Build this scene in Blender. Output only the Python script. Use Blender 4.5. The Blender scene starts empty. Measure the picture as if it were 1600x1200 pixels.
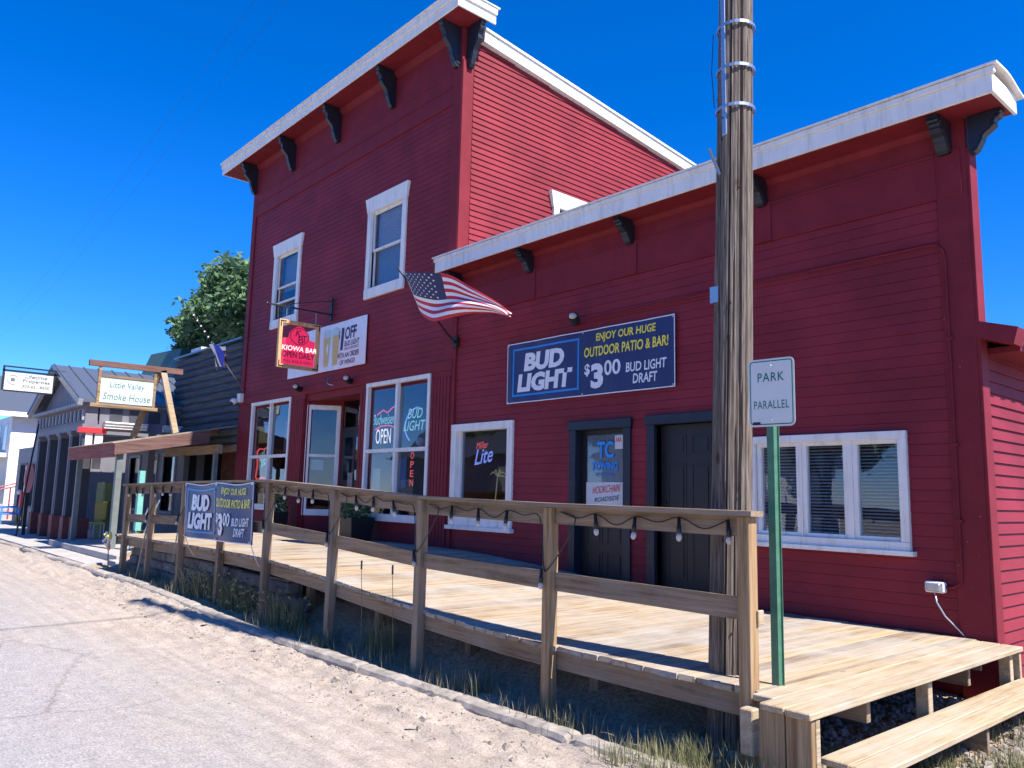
import bpy, bmesh, math, random
from mathutils import Vector, Matrix, noise
random.seed(7)
C = bpy.context.scene.collection
S = bpy.context.scene
# ------------------------------------------------------------------ camera, sky, sun, exposure
cam_d = bpy.data.cameras.new('camera'); cam = bpy.data.objects.new('camera', cam_d); C.objects.link(cam); S.camera = cam
cam_d.sensor_width = 36.0; cam_d.lens = 36.0 * 1246.666 / 1600.0; cam_d.clip_end = 3000; cam_d.clip_start = 0.05
_r = Vector((0.66200935, 0.74912495, 0.02356753)); _u = Vector((0.08855441, -0.10940332, 0.99004496)); _f = Vector((-0.74424575, 0.65333201, 0.13876434))
m3 = Matrix((_r, _u, -_f)).transposed().to_4x4(); m3.translation = Vector((0, 0, 1.65)); cam.matrix_world = m3
SUN_EL, SUN_AZ = 53.0, 6.5          # azimuth measured from +x towards +y
W = bpy.data.worlds.new('World'); S.world = W; W.use_nodes = True
wn = W.node_tree.nodes; wl = W.node_tree.links
bg = wn['Background']; bg.inputs['Strength'].default_value = 0.135
sky = wn.new('ShaderNodeTexSky'); sky.sky_type = 'NISHITA'; sky.sun_disc = False
sky.sun_elevation = math.radians(SUN_EL); sky.sun_rotation = math.radians(90 - SUN_AZ)
sky.altitude = 2000; sky.air_density = 1.0; sky.dust_density = 0.2; sky.ozone_density = 4.0
tn = wn.new('ShaderNodeMix'); tn.data_type = 'RGBA'; tn.blend_type = 'MULTIPLY'; tn.inputs[0].default_value = 1.0; tn.inputs[7].default_value = (0.62, 0.70, 0.98, 1)
hs = wn.new('ShaderNodeHueSaturation'); hs.inputs['Saturation'].default_value = 1.21
wl.new(sky.outputs['Color'], tn.inputs[6]); wl.new(tn.outputs[2], hs.inputs['Color']); wl.new(hs.outputs['Color'], bg.inputs['Color'])
sd = bpy.data.lights.new('sun', 'SUN'); sd.energy = 5.0; sd.angle = math.radians(0.53); sd.color = (1.0, 0.94, 0.86)
so = bpy.data.objects.new('sun', sd); C.objects.link(so)
_e, _a = math.radians(SUN_EL), math.radians(SUN_AZ)
sdir = Vector((math.cos(_e) * math.cos(_a), math.cos(_e) * math.sin(_a), math.sin(_e)))
so.rotation_euler = sdir.to_track_quat('Z', 'Y').to_euler()
S.view_settings.view_transform = 'Standard'; S.view_settings.look = 'None'; S.view_settings.gamma = 1.0; S.view_settings.use_curve_mapping = False
S.view_settings.exposure = 1.0
S.render.engine = 'CYCLES'; S.render.resolution_x = 1024; S.render.resolution_y = 768

# ------------------------------------------------------------------ materials
def _base(name):
    m = bpy.data.materials.new(name); m.use_nodes = True
    n = m.node_tree.nodes; l = m.node_tree.links; b = n['Principled BSDF']
    return m, n, l, b
def _pos(n, l, scale=(1, 1, 1), rand=0.0):
    g = n.new('ShaderNodeNewGeometry'); mp = n.new('ShaderNodeMapping'); mp.inputs['Scale'].default_value = scale
    if rand:
        oi = n.new('ShaderNodeObjectInfo'); mu = n.new('ShaderNodeMath'); mu.operation = 'MULTIPLY'; mu.inputs[1].default_value = rand
        l.new(oi.outputs['Random'], mu.inputs[0]); ad = n.new('ShaderNodeVectorMath'); ad.operation = 'ADD'
        l.new(g.outputs['Position'], ad.inputs[0]); l.new(mu.outputs[0], ad.inputs[1]); l.new(ad.outputs[0], mp.inputs['Vector'])
    else:
        l.new(g.outputs['Position'], mp.inputs['Vector'])
    return mp.outputs[0]
def _noise(n, l, vec, scale, detail=4, rough=0.6):
    t = n.new('ShaderNodeTexNoise'); t.inputs['Scale'].default_value = scale; t.inputs['Detail'].default_value = detail
    t.inputs['Roughness'].default_value = rough; l.new(vec, t.inputs['Vector']); return t.outputs['Fac']
def _ramp(n, l, fac, stops):
    r = n.new('ShaderNodeValToRGB'); e = r.color_ramp.elements
    e[0].position, e[0].color = stops[0][0], (*stops[0][1], 1); e[1].position, e[1].color = stops[-1][0], (*stops[-1][1], 1)
    for p, c in stops[1:-1]:
        k = e.new(p); k.color = (*c, 1)
    l.new(fac, r.inputs[0]); return r.outputs[0]
def _mul(n, l, a, b, fac=1.0, mode='MULTIPLY'):
    x = n.new('ShaderNodeMix'); x.data_type = 'RGBA'; x.blend_type = mode
    if isinstance(fac, float): x.inputs[0].default_value = fac
    else: l.new(fac, x.inputs[0])
    for s, v in ((6, a), (7, b)):
        if isinstance(v, tuple): x.inputs[s].default_value = (*v, 1)
        else: l.new(v, x.inputs[s])
    return x.outputs[2]
def _bump(n, l, b, h, strength, dist=0.01):
    bp = n.new('ShaderNodeBump'); bp.inputs['Strength'].default_value = strength; bp.inputs['Distance'].default_value = dist
    l.new(h, bp.inputs['Height']); l.new(bp.outputs[0], b.inputs['Normal'])
def paint(name, col, rough=0.5, var=0.2, scale=3.0, bump=0.15, rand=0.0, metallic=0.0, chips=None, stretch=(1, 1, 1), spec=0.5, orand=0.0):
    m, n, l, b = _base(name)
    v = _pos(n, l, stretch, rand); f = _noise(n, l, v, scale, 6)
    lo = tuple(c * (1 - var) for c in col); hi = tuple(min(1, c * (1 + var)) for c in col)
    c = _ramp(n, l, f, [(0.3, lo), (0.7, hi)])
    if orand:
        oi = n.new('ShaderNodeObjectInfo'); c2 = _ramp(n, l, oi.outputs['Random'], [(0, (1 - orand,) * 3), (1, (1, 1, 1))]); c = _mul(n, l, c, c2)
    if chips:
        f2 = _noise(n, l, _pos(n, l), 38, 3, 0.5); k = n.new('ShaderNodeMath'); k.operation = 'GREATER_THAN'; k.inputs[1].default_value = 0.765
        l.new(f2, k.inputs[0]); c = _mul(n, l, c, chips, k.outputs[0], 'MIX')
    l.new(c, b.inputs['Base Color']); b.inputs['Roughness'].default_value = rough; b.inputs['Metallic'].default_value = metallic
    b.inputs['Specular IOR Level'].default_value = spec
    if bump: _bump(n, l, b, _noise(n, l, _pos(n, l, stretch), scale * 18, 4), bump, 0.004)
    return m
def wood(name, axis, dark, mid, light, rough=0.8, var=0.25, grey=None, g=1.0):
    m, n, l, b = _base(name)
    sc = [22.0, 22.0, 22.0]; sc[axis] = 1.1
    v = _pos(n, l, tuple(s * g for s in sc), 60.0)
    f = _noise(n, l, v, 1.0, 8, 0.62)
    c = _ramp(n, l, f, [(0.28, dark), (0.48, mid), (0.72, light)])
    sc2 = [120.0, 120.0, 120.0]; sc2[axis] = 2.5
    f2 = _noise(n, l, _pos(n, l, tuple(sc2), 60.0), 1.0, 5)
    c = _mul(n, l, c, _ramp(n, l, f2, [(0.35, (0.72, 0.7, 0.68)), (0.6, (1.05, 1.05, 1.05))]))
    vo = n.new('ShaderNodeTexVoronoi'); sk = [3.5, 3.5, 3.5]; sk[axis] = 1.5; l.new(_pos(n, l, tuple(sk), 60.0), vo.inputs['Vector'])
    vo.inputs['Scale'].default_value = 1.0
    c = _mul(n, l, c, _ramp(n, l, vo.outputs['Distance'], [(0.045, (0.45, 0.33, 0.25)), (0.085, (1, 1, 1))]))
    oi = n.new('ShaderNodeObjectInfo'); c = _mul(n, l, c, _ramp(n, l, oi.outputs['Random'], [(0, (1 - var, 1 - var, 1 - var * 0.9)), (0.5, (1, 0.98, 0.95)), (1, (1.06, 1.0, 0.92))]))
    if grey:
        f3 = _noise(n, l, _pos(n, l), 1.3, 5, 0.7); c = _mul(n, l, c, grey, _ramp(n, l, f3, [(0.42, (0, 0, 0)), (0.66, (0.75, 0.75, 0.75))]), 'MIX')
    l.new(c, b.inputs['Base Color']); b.inputs['Roughness'].default_value = rough; b.inputs['Specular IOR Level'].default_value = 0.25
    ad = n.new('ShaderNodeMath'); ad.operation = 'ADD'; l.new(f, ad.inputs[0]); l.new(f2, ad.inputs[1]); _bump(n, l, b, ad.outputs[0], 0.55, 0.006)
    return m
def emis(name, col, s):
    m, n, l, b = _base(name); b.inputs['Base Color'].default_value = (*[c * 0.4 for c in col], 1); b.inputs['Emission Color'].default_value = (*col, 1); b.inputs['Emission Strength'].default_value = s; return m
def flat(name, col, rough=0.5, metallic=0.0):
    return paint(name, col, rough, 0.06, 9.0, 0.03, metallic=metallic)
def glass(name, tint=(0.86, 0.89, 0.9), base=0.03):
    m, n, l, b = _base(name); n.remove(b); o = n['Material Output']
    t = n.new('ShaderNodeBsdfTransparent'); t.inputs[0].default_value = (*tint, 1); g = n.new('ShaderNodeBsdfGlossy'); g.inputs['Roughness'].default_value = 0.015
    g.inputs[0].default_value = (0.92, 0.96, 1, 1)
    fr = n.new('ShaderNodeFresnel'); fr.inputs[0].default_value = 1.6; ad = n.new('ShaderNodeMath'); ad.operation = 'ADD'; ad.inputs[1].default_value = base; ad.use_clamp = True
    nn = _noise(n, l, _pos(n, l), 1.2, 2); bp = n.new('ShaderNodeBump'); bp.inputs['Strength'].default_value = 0.08; bp.inputs['Distance'].default_value = 0.05
    l.new(nn, bp.inputs['Height']); l.new(bp.outputs[0], g.inputs['Normal'])
    mx = n.new('ShaderNodeMixShader'); l.new(fr.outputs[0], ad.inputs[0])
    ge = n.new('ShaderNodeNewGeometry'); iv = n.new('ShaderNodeMath'); iv.operation = 'SUBTRACT'; iv.inputs[0].default_value = 1.0; l.new(ge.outputs['Backfacing'], iv.inputs[1])   # one reflection per pane, not one per face
    mm = n.new('ShaderNodeMath'); mm.operation = 'MULTIPLY'; l.new(ad.outputs[0], mm.inputs[0]); l.new(iv.outputs[0], mm.inputs[1]); l.new(mm.outputs[0], mx.inputs[0]); l.new(t.outputs[0], mx.inputs[1]); l.new(g.outputs[0], mx.inputs[2]); l.new(mx.outputs[0], o.inputs[0])
    return m
M = {}
RED = (0.225, 0.0235, 0.034)
M['red'] = paint('red_paint', RED, 0.6, 0.22, 1.1, 0.18, chips=None, orand=0.08, spec=0.2)
M['redtrim'] = paint('red_trim_paint', (0.19, 0.0205, 0.029), 0.6, 0.14, 3, 0.15, spec=0.16, chips=(0.5, 0.4, 0.38))
M['white'] = paint('white_paint', (0.84, 0.81, 0.75), 0.45, 0.07, 4, 0.12)
M['whitedirty'] = paint('white_weathered_paint', (0.66, 0.65, 0.63), 0.55, 0.16, 6, 0.2)
def weathered(name, col, streak_axis=2):
    m, n, l, b = _base(name); f = _noise(n, l, _pos(n, l), 3, 5); c = _ramp(n, l, f, [(0.3, tuple(q * 0.9 for q in col)), (0.7, col)])
    st = _noise(n, l, _pos(n, l, (14, 14, 1.2)), 1.0, 6, 0.7); c = _mul(n, l, c, _ramp(n, l, st, [(0.33, (0.72, 0.7, 0.66)), (0.5, (1, 1, 1))]), 0.7)
    sp = _noise(n, l, _pos(n, l), 30, 4, 0.7); c = _mul(n, l, c, _ramp(n, l, sp, [(0.24, (0.5, 0.46, 0.4)), (0.34, (1, 1, 1))]), 0.8)
    l.new(c, b.inputs['Base Color']); b.inputs['Roughness'].default_value = 0.5; _bump(n, l, b, _noise(n, l, _pos(n, l), 60, 4), 0.25, 0.003); return m
M['white'] = weathered('white_paint', (0.84, 0.81, 0.75))
M['navy'] = paint('dark_navy_paint', (0.012, 0.016, 0.027), 0.4, 0.2, 6, 0.1)
M['doorblack'] = paint('charcoal_door_paint', (0.016, 0.015, 0.017), 0.45, 0.15, 6, 0.08)
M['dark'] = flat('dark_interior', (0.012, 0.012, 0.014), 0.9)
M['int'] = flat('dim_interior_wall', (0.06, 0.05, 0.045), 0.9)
M['glass'] = glass('window_glass')
M['glassdark'] = glass('shopfront_glass', (0.72, 0.75, 0.78), 0.04)
M['deck'] = wood('sun_bleached_deck_wood', 1, (0.2, 0.14, 0.085), (0.37, 0.29, 0.2), (0.47, 0.4, 0.31), 0.8, 0.34, grey=(0.40, 0.37, 0.33))
M['decknew'] = wood('yellow_pine_wood', 1, (0.28, 0.19, 0.105), (0.45, 0.345, 0.215), (0.54, 0.445, 0.31), 0.75, 0.12, grey=(0.42, 0.38, 0.31))
WD = ((0.12, 0.075, 0.042), (0.29, 0.2, 0.12), (0.42, 0.31, 0.2))
M['woodx'] = wood('weathered_wood_along', 0, *WD, grey=(0.28, 0.225, 0.17))
M['woodz'] = wood('weathered_wood_upright', 2, *WD, grey=(0.28, 0.225, 0.17))
M['woodzs'] = wood('brown_post_wood', 2, (0.16, 0.095, 0.045), (0.33, 0.22, 0.12), (0.46, 0.34, 0.2))
M['woody'] = wood('weathered_wood_across', 1, *WD)
M['pole'] = wood('utility_pole_wood', 2, (0.035, 0.028, 0.024), (0.14, 0.118, 0.102), (0.25, 0.225, 0.205), 0.85, 0.1, g=3.0)
M['log'] = wood('blue_grey_log', 0, (0.045, 0.052, 0.06), (0.085, 0.1, 0.115), (0.15, 0.165, 0.18), 0.75, 0.25)
M['awnred'] = wood('red_brown_board', 0, (0.2, 0.06, 0.05), (0.36, 0.115, 0.09), (0.48, 0.19, 0.15))
M['awny'] = wood('purple_brown_board', 1, (0.09, 0.05, 0.045), (0.16, 0.09, 0.08), (0.23, 0.14, 0.12))
M['signwood'] = wood('blond_sign_wood', 2, (0.45, 0.2, 0.07), (0.7, 0.42, 0.2), (0.8, 0.55, 0.3))
M['galv'] = flat('galvanised_steel', (0.5, 0.53, 0.56), 0.35, 0.8)
M['metalroof'] = flat('grey_metal_roofing', (0.16, 0.18, 0.21), 0.35, 0.5)
M['black'] = flat('black_plastic', (0.012, 0.012, 0.013), 0.45)
M['greenpost'] = paint('green_steel_post', (0.06, 0.17, 0.10), 0.45, 0.2, 12, 0.15)
M['signwhite'] = paint('sign_sheeting', (0.62, 0.62, 0.58), 0.35, 0.05, 5, 0.05)
M['signgreen'] = flat('sign_green', (0.008, 0.16, 0.10), 0.4)
M['ban_navy'] = paint('banner_navy_vinyl', (0.022, 0.027, 0.10), 0.38, 0.12, 3, 0.05)
M['ban_white'] = flat('banner_white_print', (0.75, 0.75, 0.78), 0.4)
M['ban_yellow'] = flat('banner_yellow_print', (0.85, 0.72, 0.06), 0.4)
M['ban_blue'] = flat('banner_blue_print', (0.02, 0.23, 0.62), 0.4)
M['ban_ink'] = flat('banner_dark_print', (0.02, 0.02, 0.06), 0.4)
M['beer'] = flat('beer_print', (0.62, 0.47, 0.12), 0.4)
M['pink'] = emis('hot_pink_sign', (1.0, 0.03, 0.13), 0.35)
M['neon_white'] = emis('neon_white', (1, 0.85, 0.8), 0.8)
M['neon_red'] = emis('neon_red', (1, 0.12, 0.12), 0.6)
M['neon_blue'] = emis('neon_blue', (0.25, 0.35, 1.0), 0.6)
M['neon_cyan'] = emis('neon_cyan', (0.45, 0.9, 0.8), 0.4)
M['neon_dim'] = emis('neon_dim_yellow', (0.8, 0.75, 0.35), 0.12)
M['decalblue'] = flat('decal_blue', (0.02, 0.3, 0.8), 0.4)
M['decalred'] = flat('decal_red', (0.6, 0.03, 0.04), 0.4)
M['paper'] = flat('paper', (0.65, 0.65, 0.65), 0.7)
M['poster'] = paint('poster_print', (0.25, 0.22, 0.2), 0.6, 0.8, 20, 0)
M['blind'] = flat('blind_slat', (0.5, 0.5, 0.52), 0.5)
M['curtain'] = flat('grey_curtain', (0.22, 0.25, 0.3), 0.9)
M['bulb'] = flat('frosted_bulb', (0.5, 0.46, 0.42), 0.08)
M['flagred'] = flat('flag_red_cloth', (0.5, 0.015, 0.035), 0.7)
M['flagwhite'] = flat('flag_white_cloth', (0.72, 0.72, 0.74), 0.7)
M['flagblue'] = flat('flag_blue_cloth', (0.02, 0.025, 0.09), 0.7)
M['blueline'] = flat('flag_bright_blue', (0.02, 0.06, 0.5), 0.7)
M['concrete'] = paint('kerb_concrete', (0.30, 0.265, 0.23), 0.95, 0.4, 6, 1.0)
M['stone'] = paint('foundation_stone', (0.2, 0.18, 0.165), 0.9, 0.35, 5, 0.6, orand=0.35)
M['portico'] = paint('grey_violet_paint', (0.16, 0.155, 0.185), 0.6, 0.12, 3, 0.15)
M['porticodark'] = paint('slate_column_paint', (0.045, 0.05, 0.066), 0.6, 0.15, 3, 0.1)
M['porticolight'] = paint('pale_trim_paint', (0.3, 0.31, 0.36), 0.55, 0.1, 3, 0.1)
M['brickred'] = paint('red_brown_paint', (0.16, 0.045, 0.04), 0.7, 0.25, 5, 0.3)
M['brick'] = paint('brick', (0.22, 0.1, 0.07), 0.85, 0.3, 9, 0.4, orand=0.4)
M['teal'] = paint('mint_green_paint', (0.16, 0.42, 0.36), 0.5, 0.12, 6, 0.1)
M['greygreen'] = paint('grey_green_paint', (0.14, 0.16, 0.15), 0.6, 0.15, 6, 0.1)
M['signmint'] = flat('pale_mint_board', (0.5, 0.66, 0.64), 0.5)
M['signtext'] = flat('grey_lettering', (0.12, 0.14, 0.15), 0.5)
M['greenroof'] = flat('green_roof', (0.05, 0.1, 0.08), 0.6)
M['housew'] = paint('white_house_siding', (0.7, 0.7, 0.71), 0.5, 0.05, 3, 0.1)
M['housegrey'] = paint('grey_house_wall', (0.17, 0.17, 0.19), 0.6, 0.1, 3, 0.1)
M['tan'] = flat('tan_wall', (0.34, 0.3, 0.2), 0.7)
M['green'] = flat('olive_cabinet', (0.2, 0.24, 0.1), 0.6)
M['yellow'] = flat('yellow_plastic', (0.75, 0.62, 0.05), 0.4)
M['blue'] = flat('blue_plastic', (0.03, 0.2, 0.6), 0.4)
M['hotred'] = flat('red_cloth', (0.6, 0.03, 0.06), 0.6)
M['pinkp'] = flat('pink_paint', (0.65, 0.25, 0.25), 0.5)
M['maroon'] = flat('maroon_rail', (0.25, 0.03, 0.05), 0.5)
M['rampc'] = flat('pink_concrete', (0.42, 0.33, 0.32), 0.8)
M['bark'] = paint('bark', (0.09, 0.07, 0.05), 0.9, 0.4, 14, 0.8)
def leafmat(name, a, b_):
    m, n, l, b = _base(name); g = n.new('ShaderNodeNewGeometry')
    c = _ramp(n, l, g.outputs['Random Per Island'], [(0, a), (1, b_)]); l.new(c, b.inputs['Base Color']); b.inputs['Roughness'].default_value = 0.6
    b.inputs['Specular IOR Level'].default_value = 0.3
    tr = n.new('ShaderNodeBsdfTranslucent'); l.new(c, tr.inputs[0]); mx = n.new('ShaderNodeMixShader'); mx.inputs[0].default_value = 0.3
    l.new(b.outputs[0], mx.inputs[1]); l.new(tr.outputs[0], mx.inputs[2]); l.new(mx.outputs[0], n['Material Output'].inputs[0]); return m
M['leaf'] = leafmat('tree_leaf', (0.05, 0.11, 0.05), (0.17, 0.28, 0.12))
M['grass'] = leafmat('grass_blade', (0.1, 0.12, 0.045), (0.38, 0.35, 0.19))
M['weed'] = leafmat('dry_weed', (0.1, 0.11, 0.05), (0.34, 0.3, 0.2))
M['flower'] = leafmat('flower_petal', (0.7, 0.3, 0.2), (0.8, 0.75, 0.4))

def road_material():
    m, n, l, b = _base('dusty_asphalt')
    p = _pos(n, l); sx = n.new('ShaderNodeSeparateXYZ'); l.new(p, sx.inputs[0])
    big = _noise(n, l, _pos(n, l, (0.35, 1.0, 1)), 1.1, 5, 0.65)
    ad = n.new('ShaderNodeMath'); ad.operation = 'MULTIPLY_ADD'; ad.inputs[1].default_value = 3.2; l.new(big, ad.inputs[0]); l.new(sx.outputs[1], ad.inputs[2])
    mr = n.new('ShaderNodeMapRange'); mr.inputs[1].default_value = 3.0; mr.inputs[2].default_value = 5.2; l.new(ad.outputs[0], mr.inputs[0])
    fine = _noise(n, l, p, 60, 4, 0.7); med = _noise(n, l, p, 7, 6, 0.7); streak = _noise(n, l, _pos(n, l, (0.25, 6.0, 1)), 1.4, 5, 0.65)
    asph = _ramp(n, l, fine, [(0.33, (0.185, 0.175, 0.175)), (0.52, (0.34, 0.325, 0.32)), (0.7, (0.47, 0.45, 0.44))])
    dirt = _ramp(n, l, fine, [(0.3, (0.27, 0.228, 0.19)), (0.52, (0.41, 0.355, 0.305)), (0.72, (0.52, 0.465, 0.41))])
    dirt = _mul(n, l, dirt, _ramp(n, l, streak, [(0.35, (0.80, 0.78, 0.76)), (0.6, (1.05, 1.03, 1.01))]))
    c = _mul(n, l, asph, dirt, mr.outputs[0], 'MIX')
    c = _mul(n, l, c, _ramp(n, l, med, [(0.3, (0.84, 0.83, 0.83)), (0.65, (1.06, 1.05, 1.04))]))
    # a long thin crack in the asphalt
    w = _noise(n, l, p, 2.5, 5, 0.7)
    vo = n.new('ShaderNodeTexVoronoi'); vo.feature = 'DISTANCE_TO_EDGE'; vo.inputs['Scale'].default_value = 0.42
    dm = n.new('ShaderNodeVectorMath'); dm.operation = 'MULTIPLY_ADD'; cc = n.new('ShaderNodeCombineXYZ'); l.new(w, cc.inputs[0]); l.new(med, cc.inputs[1])
    dm.inputs[1].default_value = (0.35, 0.35, 0); l.new(cc.outputs[0], dm.inputs[0]); l.new(p, dm.inputs[2]); l.new(dm.outputs[0], vo.inputs['Vector'])
    cr = _ramp(n, l, vo.outputs['Distance'], [(0.002, (0.45, 0.43, 0.42)), (0.009, (1, 1, 1))])
    inv = n.new('ShaderNodeMath'); inv.operation = 'SUBTRACT'; inv.inputs[0].default_value = 0.75; inv.use_clamp = True; l.new(mr.outputs[0], inv.inputs[1])
    c = _mul(n, l, c, _mul(n, l, (1.0, 1.0, 1.0), cr, inv.outputs[0], 'MIX'))
    peb = n.new('ShaderNodeTexVoronoi'); peb.inputs['Scale'].default_value = 34; l.new(p, peb.inputs['Vector'])
    c = _mul(n, l, c, _ramp(n, l, peb.outputs['Distance'], [(0.06, (0.62, 0.6, 0.58)), (0.2, (1, 1, 1))]))
    l.new(c, b.inputs['Base Color']); b.inputs['Roughness'].default_value = 0.92; b.inputs['Specular IOR Level'].default_value = 0.2
    h = n.new('ShaderNodeMath'); h.operation = 'MULTIPLY_ADD'; h.inputs[1].default_value = 1.5; l.new(med, h.inputs[0]); l.new(fine, h.inputs[2]); _bump(n, l, b, h.outputs[0], 0.7, 0.012)
    return m
def soil_material(name, a, b_, c_):
    m, n, l, b = _base(name); p = _pos(n, l); f = _noise(n, l, p, 26, 6, 0.75)
    c = _ramp(n, l, f, [(0.33, a), (0.5, b_), (0.68, c_)]); g = _noise(n, l, p, 2.2, 4); c = _mul(n, l, c, _ramp(n, l, g, [(0.3, (0.7, 0.68, 0.66)), (0.65, (1.05, 1.05, 1.05))]))
    l.new(c, b.inputs['Base Color']); b.inputs['Roughness'].default_value = 0.95; b.inputs['Specular IOR Level'].default_value = 0.1; _bump(n, l, b, f, 0.9, 0.02); return m
M['road'] = road_material()
M['soil'] = soil_material('dusty_soil', (0.2, 0.14, 0.1), (0.38, 0.285, 0.2), (0.55, 0.43, 0.32))
M['gravel'] = soil_material('pale_gravel', (0.18, 0.15, 0.12), (0.36, 0.31, 0.26), (0.5, 0.45, 0.4))
M['ground'] = soil_material('dry_ground', (0.2, 0.17, 0.12), (0.3, 0.25, 0.18), (0.36, 0.31, 0.24))
M['walk'] = paint('pavement_concrete', (0.38, 0.36, 0.34), 0.9, 0.16, 3, 0.4)
M['pebble'] = paint('pebble', (0.27, 0.235, 0.2), 0.9, 0.4, 3, 0.3)

# ------------------------------------------------------------------ builders
def link(o, parent=None):
    C.objects.link(o)
    if parent: o.parent = parent
    return o
def tag(o, label=None, cat=None, group=None, kind=None):
    if label: o['label'] = label
    if cat: o['category'] = cat
    if group: o['group'] = group
    if kind: o['kind'] = kind
    return o
def empty(name, label, cat, group=None):
    o = bpy.data.objects.new(name, None); o.empty_display_size = 0.1; C.objects.link(o); return tag(o, label, cat, group)
class MB:
    def __init__(s): s.v = []; s.f = []; s.mi = []
    def quad(s, pts, mi=0):
        k = len(s.v); s.v += [tuple(p) for p in pts]; s.f.append(tuple(range(k, k + len(pts)))); s.mi.append(mi); return s
    def box(s, x0, x1, y0, y1, z0, z1, mi=0):
        k = len(s.v); s.v += [(x0, y0, z0), (x1, y0, z0), (x1, y1, z0), (x0, y1, z0), (x0, y0, z1), (x1, y0, z1), (x1, y1, z1), (x0, y1, z1)]
        for f in ((0, 3, 2, 1), (4, 5, 6, 7), (0, 1, 5, 4), (1, 2, 6, 5), (2, 3, 7, 6), (3, 0, 4, 7)): s.f.append(tuple(k + i for i in f)); s.mi.append(mi)
        return s
    def hexa(s, p, mi=0):   # 8 points: bottom 4 ccw, top 4 ccw
        k = len(s.v); s.v += [tuple(q) for q in p]
        for f in ((0, 3, 2, 1), (4, 5, 6, 7), (0, 1, 5, 4), (1, 2, 6, 5), (2, 3, 7, 6), (3, 0, 4, 7)): s.f.append(tuple(k + i for i in f)); s.mi.append(mi)
        return s
    def bar(s, a, b, w, h=None, mi=0, up=(0, 0, 1)):
        a = Vector(a); b = Vector(b); h = h or w; d = (b - a).normalized(); u = Vector(up)
        if abs(d.dot(u)) > 0.98: u = Vector((0, 1, 0))
        x = d.cross(u).normalized(); y = x.cross(d)
        pts = []
        for c in (a, b):
            for sx, sy in ((-1, -1), (1, -1), (1, 1), (-1, 1)): pts.append(c + x * sx * w / 2 + y * sy * h / 2)
        return s.hexa(pts, mi)
    def tube(s, pts, r, n=8, mi=0, r2=None, cap=True):
        pts = [Vector(p) for p in pts]; k0 = len(s.v); m = len(pts); prev = None
        for i, p in enumerate(pts):
            d = (pts[min(i + 1, m - 1)] - pts[max(i - 1, 0)]).normalized()
            if prev is None:
                u = Vector((0, 0, 1)) if abs(d.z) < 0.9 else Vector((1, 0, 0)); x = d.cross(u).normalized()
            else: x = (prev - d * prev.dot(d)).normalized()
            prev = x; y = d.cross(x); rr = r if r2 is None else r + (r2 - r) * i / max(1, m - 1)
            for j in range(n):
                a = 2 * math.pi * j / n; s.v.append(tuple(p + x * math.cos(a) * rr + y * math.sin(a) * rr))
        for i in range(m - 1):
            for j in range(n):
                a = k0 + i * n + j; b = k0 + i * n + (j + 1) % n; s.f.append((a, b, b + n, a + n)); s.mi.append(mi)
        if cap:
            s.f.append(tuple(k0 + j for j in reversed(range(n)))); s.mi.append(mi); s.f.append(tuple(k0 + (m - 1) * n + j for j in range(n))); s.mi.append(mi)
        return s
    def ball(s, c, r, n=8, sz=1.0, mi=0):
        k = len(s.v); R_ = n // 2
        for i in range(R_ + 1):
            t = math.pi * i / R_
            for j in range(n): a = 2 * math.pi * j / n; s.v.append((c[0] + r * math.sin(t) * math.cos(a), c[1] + r * math.sin(t) * math.sin(a), c[2] + r * sz * math.cos(t)))
        for i in range(R_):
            for j in range(n): a = k + i * n + j; b = k + i * n + (j + 1) % n; s.f.append((a, a + n, b + n, b)); s.mi.append(mi)
        return s
    def prism(s, prof, axis, a0, a1, mi=0):     # profile polygon in the two other axes, extruded along axis
        k = len(s.v); n = len(prof)
        for a in (a0, a1):
            for p in prof:
                v = list(p); v.insert(axis, a); s.v.append(tuple(v))
        s.f.append(tuple(range(k, k + n))); s.mi.append(mi); s.f.append(tuple(reversed(range(k + n, k + 2 * n)))); s.mi.append(mi)
        for i in range(n): j = (i + 1) % n; s.f.append((k + j, k + i, k + n + i, k + n + j)); s.mi.append(mi)
        return s
    def build(s, name, mats, parent=None, bevel=0.0, smooth=False, fn=None):
        me = bpy.data.meshes.new(name)
        v = [tuple(fn(*p)) for p in s.v] if fn else s.v
        me.from_pydata(v, [], s.f)
        mats = mats if isinstance(mats, (list, tuple)) else [mats]
        for m in mats: me.materials.append(M[m] if isinstance(m, str) else m)
        me.polygons.foreach_set('material_index', s.mi)
        bm = bmesh.new(); bm.from_mesh(me); bmesh.ops.recalc_face_normals(bm, faces=bm.faces)
        if bevel: bmesh.ops.bevel(bm, geom=list(bm.edges), offset=bevel, segments=1, affect='EDGES', clamp_overlap=True)
        bm.to_mesh(me); bm.free()
        if smooth: me.polygons.foreach_set('use_smooth', [True] * len(me.polygons))
        return link(bpy.data.objects.new(name, me), parent)
def box(name, mat, b, parent=None, bevel=0.0): return MB().box(*b).build(name, mat, parent, bevel)

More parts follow.
